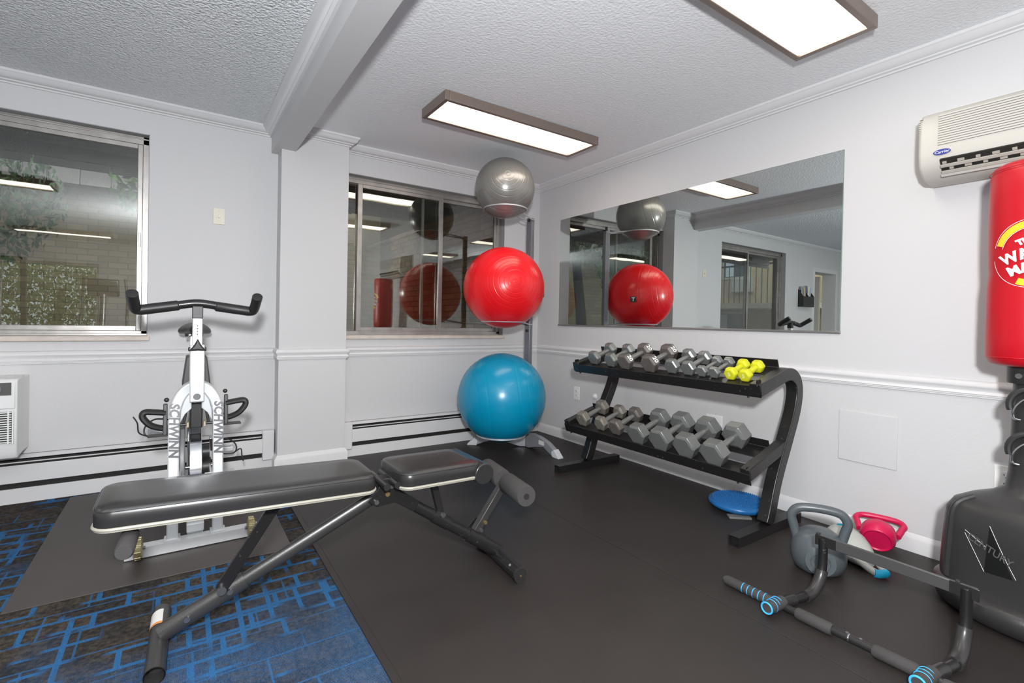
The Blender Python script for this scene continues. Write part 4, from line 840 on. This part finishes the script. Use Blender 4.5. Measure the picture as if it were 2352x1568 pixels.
# bottle cages
for sx, zo in ((-1, 0), (1, .028)):
    yb3 = -1.075; xb = X0+sx*.122
    cgb = ob('bottle_cage', B().tube([(xb, yb3, .515+zo), (xb, yb3, .625+zo), (xb-sx*.0, yb3, .665+zo)], .007, r2=.028, up=(1, 0, 0), sq=True, radii=[1, 1, .55]) if False else B().box((xb, yb3, .582+zo), (.018, .05, .145), taper=(.9, .35)), BLKP, bk, bev=.003)
    ob('cage_loop', B().tube(smooth([V(xb, yb3, .612+zo), V(xb+sx*.045, yb3-.005, .618+zo), V(xb+sx*.083, yb3-.01, .624+zo), V(xb+sx*.088, yb3-.01, .600+zo), V(xb+sx*.06, yb3-.01, .560+zo), V(xb+sx*.03, yb3-.005, .542+zo), V(xb, yb3, .535+zo)], 5), .020, r2=.009, up=(0, 1, 0), sq=False, seg=10) if False else B().tube(smooth([V(xb, yb3, .612+zo), V(xb+sx*.045, yb3-.005, .620+zo), V(xb+sx*.078, yb3-.01, .622+zo), V(xb+sx*.084, yb3-.01, .600+zo), V(xb+sx*.06, yb3-.01, .566+zo), V(xb+sx*.03, yb3-.005, .548+zo), V(xb, yb3, .540+zo)], 5), .014, r2=.020, up=(0, 1, 0), seg=10), BLKP, cgb)
    ob('cage_base', B().box((xb+sx*.022, yb3-.01, .512+zo), (.085, .05, .007)), BLKP, cgb, bev=.002)
    ob('ball_tip', B().sphere((xb-sx*.004, yb3, .672+zo), .0105, 12, 8), BLKP, cgb)

# ================================================================== WALL HOLDER SEEN IN THE MIRROR
wh_ = thing('brochure_holder', 'dark wall mounted brochure holder seen only in the mirror', 'holder', (-5.38, -.04, 1.40))
ob('back', B().span((-5.56, -.006, 1.40), (-5.20, 0, 1.66)), BLKP, wh_); ob('front', B().span((-5.56, -.082, 1.40), (-5.20, -.078, 1.56)), BLKP, wh_)
for x in (-5.56, -5.38, -5.204): ob('divider', B().prism([(0, 1.40), (-.082, 1.40), (-.082, 1.56), (0, 1.68)], frame((x+.002, 0, 0), (0, 1, 0), (0, 0, 1)), .004), BLKP, wh_)
ob('tray', B().span((-5.56, -.08, 1.395), (-5.20, 0, 1.402)), BLKP, wh_)
pcol = [(.45, .48, .55), (.7, .7, .66), (.12, .16, .30), (.55, .42, .30), (.3, .36, .38)]
for k in range(5):
    xk = -5.52+.062*k; ob('paper_leaflet', B().box((xk+.01, -.035-.006*(k % 2), 1.58+.012*(k % 3)), (.055, .004, .26), Matrix.Rotation(.10*(k-2), 3, 'Y')), mat('leaflet_%d' % k, pcol[k], .6), None, label=('pale blue', 'cream', 'navy', 'tan', 'slate')[k]+' leaflet standing in the dark wall brochure holder', cat='leaflet', group='leaflets in the holder')

# ================================================================== OUTSIDE
GRD = mat('ground_concrete', (.22, .21, .19), .9, var=.15)
struct('ground_outside', B().span((-16, .2, -.15), (4, 12, -.02)).span((-16, -16, -.15), (4, -8.2, -.02)), GRD)
MORT = mat('mortar', (.10, .07, .045), .9)
cw = bpy.data.objects.new('wall_courtyard', None); COL.objects.link(cw); cw['kind'] = 'structure'; cw.location = (-.1, 2, 0); ORIG[cw.name] = Matrix.Translation(cw.location)
ob('mortar_bed', B().span((-.16, .25, -.02), (.1, 4.2, 3.4)), MORT, cw)
BR = [mat('brick_%d' % k, c, .85, bump=.3, bscale=50) for k, c in enumerate(((.27, .135, .055), (.22, .105, .042), (.32, .17, .075)))]
bmesh_ = [B().box((0, 0, 0), (.022, .198, .064)).mesh('brick') for k in range(3)]
for k in range(3): bmesh_[k].materials.append(BR[k])
cnt = 0
for row in range(20):
    for c_ in range(15):
        if cnt >= 300: break
        y = .55+c_*.207+(.1035 if row % 2 else 0); z = .92+row*.0745
        o = bpy.data.objects.new('brick', random.choice(bmesh_)); COL.objects.link(o); o.parent = cw; o.location = Vector((-.163+random.uniform(-.003, .003), y, z))-cw.location; cnt += 1
struct('wall_courtyard_far', B().span((-9.2, 4.2, -.02), (.1, 4.4, 3.4)), brickmat('tan_brick_far', (.36, .27, .17), (.28, .20, .12), (.20, .16, .11), .2, .075, 'XZ'))
SOF = mat('soffit_wood', (.16, .13, .115), .6, var=.15, vscale=5)
sf = bpy.data.objects.new('soffit', None); COL.objects.link(sf); sf['kind'] = 'structure'; sf.location = (-4, 1, 2.44); ORIG[sf.name] = Matrix.Translation(sf.location)
for k in range(11): ob('plank', B().span((-7.4, .205+k*.13, 2.46), (-.17, .322+k*.13, 2.48)), SOF, sf)
ob('fascia', B().span((-7.4, 1.64, 2.36), (-.17, 1.67, 2.56)), SOF, sf); ob('deck', B().span((-7.4, .2, 2.485), (-.17, 1.66, 2.5)), DARK, sf)
for k in range(14): ob('shingle', B().box((-7.2+k*.5, 1.70, 2.42), (.48, .012, .26), Matrix.Rotation(-.25, 3, 'X')), SOF, sf)
ob('shade_roof', B().span((-2.1, 1.68, 2.46), (-.17, 2.7, 2.5)), SOF, sf)  # roof slab added to keep sky light off the courtyard brick
us = thing('upper_storey', 'dark shingled upper storey with windows above the courtyard wall', 'building', (-5, 4.2, 3.4))
ob('mansard', B().prism([(3.86, 2.62), (3.98, 2.62), (4.45, 4.4), (4.3, 4.4)], frame((-5.4, 0, 0), (0, 1, 0), (0, 0, 1)), 7.0), SOF, us)
for k in range(24): ob('shingle', B().box((-8.72+k*.29, 3.87, 2.70), (.28, .02, .22), Matrix.Rotation(-.26, 3, 'X')), SOF, us)
for k in range(6):
    xk = -8.2+k*1.15; wk = ob('window', B().box((xk, 3.93, 3.25), (.8, .14, .8)), BLKP, us); ob('pane', B().box((xk, 3.855, 3.25), (.68, .012, .68)), mat('dark_pane', (.02, .022, .025), .1), wk)
def tree(c, h, r, n, label, trunk_r=.07, lean=0, leaf=(.07, .14, .02), seed=1, zmin=1.2):
    rnd = random.Random(seed); t = thing('tree', label, 'tree', (c[0], c[1], -.02))
    ob('trunk', B().tube(smooth([(c[0], c[1], -.02), (c[0]+lean*.3, c[1], h*.35), (c[0]+lean, c[1]+.1, h*.8)], 5), 1, 10, radii=[trunk_r*(1-.05*k) for k in range(11)]), mat('tree_bark', (.05, .04, .032), .9, bump=.5, bscale=30), t)
    bm = bmesh.new()
    for k in range(n):
        while True:
            p = V(rnd.uniform(-1, 1), rnd.uniform(-1, 1), rnd.uniform(-1, 1))
            if p.length < 1: break
        p = V(c[0]+lean+p.x*r, c[1]+p.y*r*.7, max(zmin+.2, h*.8+p.z*r*.75)); s_ = rnd.uniform(.03, .06)
        e = Euler((rnd.uniform(0, 6), rnd.uniform(0, 6), rnd.uniform(0, 6))).to_matrix()
        vs_ = [bm.verts.new(p+e @ V(*q)*s_) for q in ((-1, 0, 0), (0, -.45, .1), (1.1, 0, 0), (0, .45, .1))]; bm.faces.new(vs_)
    me = bpy.data.meshes.new('foliage'); bm.to_mesh(me); bm.free()
    f_ = ob('foliage', me, mat('leaf_%d' % seed, leaf, .5, var=.45, vscale=3), t, kind='stuff')
tree((-2.55, 2.1), 3.1, 1.15, 3500, 'leafy tree with a dark trunk in the courtyard, seen in the mirror', .12, .15, (.10, .19, .03), 3, 1.9)
tree((-4.9, 3.0), 2.8, 1.2, 3500, 'leafy tree outside the left window', .08, -.2, (.05, .09, .025), 4, 1.3)
tree((-5.3, -10.6), 2.0, 1.9, 11000, 'sunlit tree outside the rear window', .10, .2, (.24, .30, .07), 5, .0)
# neighbouring apartment front seen through the left window in the mirror
ap = thing('apartment_building', 'tan apartment front with balcony and window unit, seen in the mirror', 'building', (-9.2, 3.2, 0))
TAN = mat('tan_stucco', (.42, .31, .18), .85, var=.1); 
ob('wall', B().span((-9.5, .3, -.02), (-9.2, 9, 5.5)), TAN, ap)
for y, z, wd, hh in ((2.0, 1.75, .9, 1.2), (3.45, 2.75, .8, .9), (2.2, 3.7, .8, .9), (3.6, .9, .9, 1.1), (5.2, 2.4, .9, 1.2)):
    wf = ob('window', B().box((-9.19, y, z), (.05, wd, hh)), mat('building_trim', (.50, .47, .40), .6), ap, bev=.01)
    ob('pane', B().box((-9.16, y, z), (.012, wd-.12, hh-.12)), mat('far_pane', (.05, .065, .08), .1), wf); ob('curtain', B().box((-9.152, y+wd*.22, z), (.006, wd*.28, hh-.14)), mat('pale_curtain', (.55, .60, .66), .8), wf)
ob('window_unit', B().box((-9.12, 3.25, 2.12), (.2, .52, .36)), mat('unit_grey', (.40, .39, .36), .5), ap, bev=.02)
ob('balcony_slab', B().span((-9.2, 1.2, 1.50), (-8.4, 4.6, 1.62)), mat('slab_paint', (.30, .26, .20), .8), ap)
ob('balcony_rail', B().span((-8.44, 1.2, 2.52), (-8.40, 4.6, 2.56)), BLKP, ap)
for k in range(25): ob('baluster', B().box((-8.42, 1.25+k*.138, 2.07), (.015, .015, .92)), BLKP, ap)

# ================================================================== MACHINES BEHIND THE CAMERA (seen reflected in the left window)
el = thing('elliptical_trainer', 'grey elliptical trainer reflected in the left window', 'exercise machine', (-3.85, -5.6, -.006))
ex, ey = -3.85, -5.6
ob('base_rail', B().span((ex-.04, ey-.8, 0), (ex+.04, ey+.8, .07)).span((ex-.3, ey+.72, 0), (ex+.3, ey+.80, .06)).span((ex-.3, ey-.80, 0), (ex+.3, ey-.72, .06)), GRN, el, bev=.006)
ob('drive_housing', B().prism([(ey+.2, .06), (ey+.85, .06), (ey+.85, .35), (ey+.72, .62), (ey+.45, .62), (ey+.2, .3)], frame((ex, 0, 0), (0, 1, 0), (0, 0, 1)), .22), mat('machine_silver', (.32, .33, .34), .35, .3), el, bev=.03)
ob('mast', B().tube([(ex, ey+.62, .5), (ex, ey+.5, 1.35)], .035, 14), GRN, el)
ob('console', B().box((ex, ey+.47, 1.45), (.36, .06, .26), Matrix.Rotation(-.35, 3, 'X')), BLKP, el, bev=.02)
for sx in (-1, 1):
    ob('moving_handle', B().tube(smooth([(ex+sx*.26, ey+.45, .45), (ex+sx*.26, ey+.42, .95), (ex+sx*.26, ey+.28, 1.25), (ex+sx*.24, ey+.32, 1.60)], 6), .018, 12), BLKP, el)
    ob('pedal_arm', B().tube([(ex+sx*.16, ey+.40, .30), (ex+sx*.16, ey-.62, .16)], .025, 12), GRN, el)
    ob('footplate', B().box((ex+sx*.16, ey-.25, .27), (.16, .40, .04)), BLKP, el, bev=.012)
sm = thing('weight_stack_machine', 'black weight stack machine reflected in the left window', 'exercise machine', (-5.2, -6.2, -.006)); mx, my = -5.2, -6.2
ob('frame', B().span((mx-.35, my-.05, 0), (mx-.29, my+.05, 1.9)).span((mx+.29, my-.05, 0), (mx+.35, my+.05, 1.9)).span((mx-.29, my-.05, 1.84), (mx+.29, my+.05, 1.9)).span((mx-.29, my-.05, 0), (mx+.29, my+.05, .06)).span((mx-.04, my+.05, 0), (mx+.04, my+1.1, .06)), GRN, sm, bev=.005)
for k in range(12): ob('weight_plate', B().box((mx, my, .10+k*.045), (.3, .09, .040)), BLKP, sm, bev=.003)
ob('guide_rod', B().cyl((mx-.08, my, .06), (mx-.08, my, 1.84), .010), STEEL, sm); ob('guide_rod', B().cyl((mx+.08, my, .06), (mx+.08, my, 1.84), .010), STEEL, sm)
ob('seat', B().box((mx, my+.75, .50), (.32, .36, .07)), VINYL, sm, bev=.02); ob('backrest', B().box((mx, my+.50, .92), (.30, .07, .62)), VINYL, sm, bev=.02); ob('seat_post', B().span((mx-.03, my+.70, .06), (mx+.03, my+.80, .47)), GRN, sm)
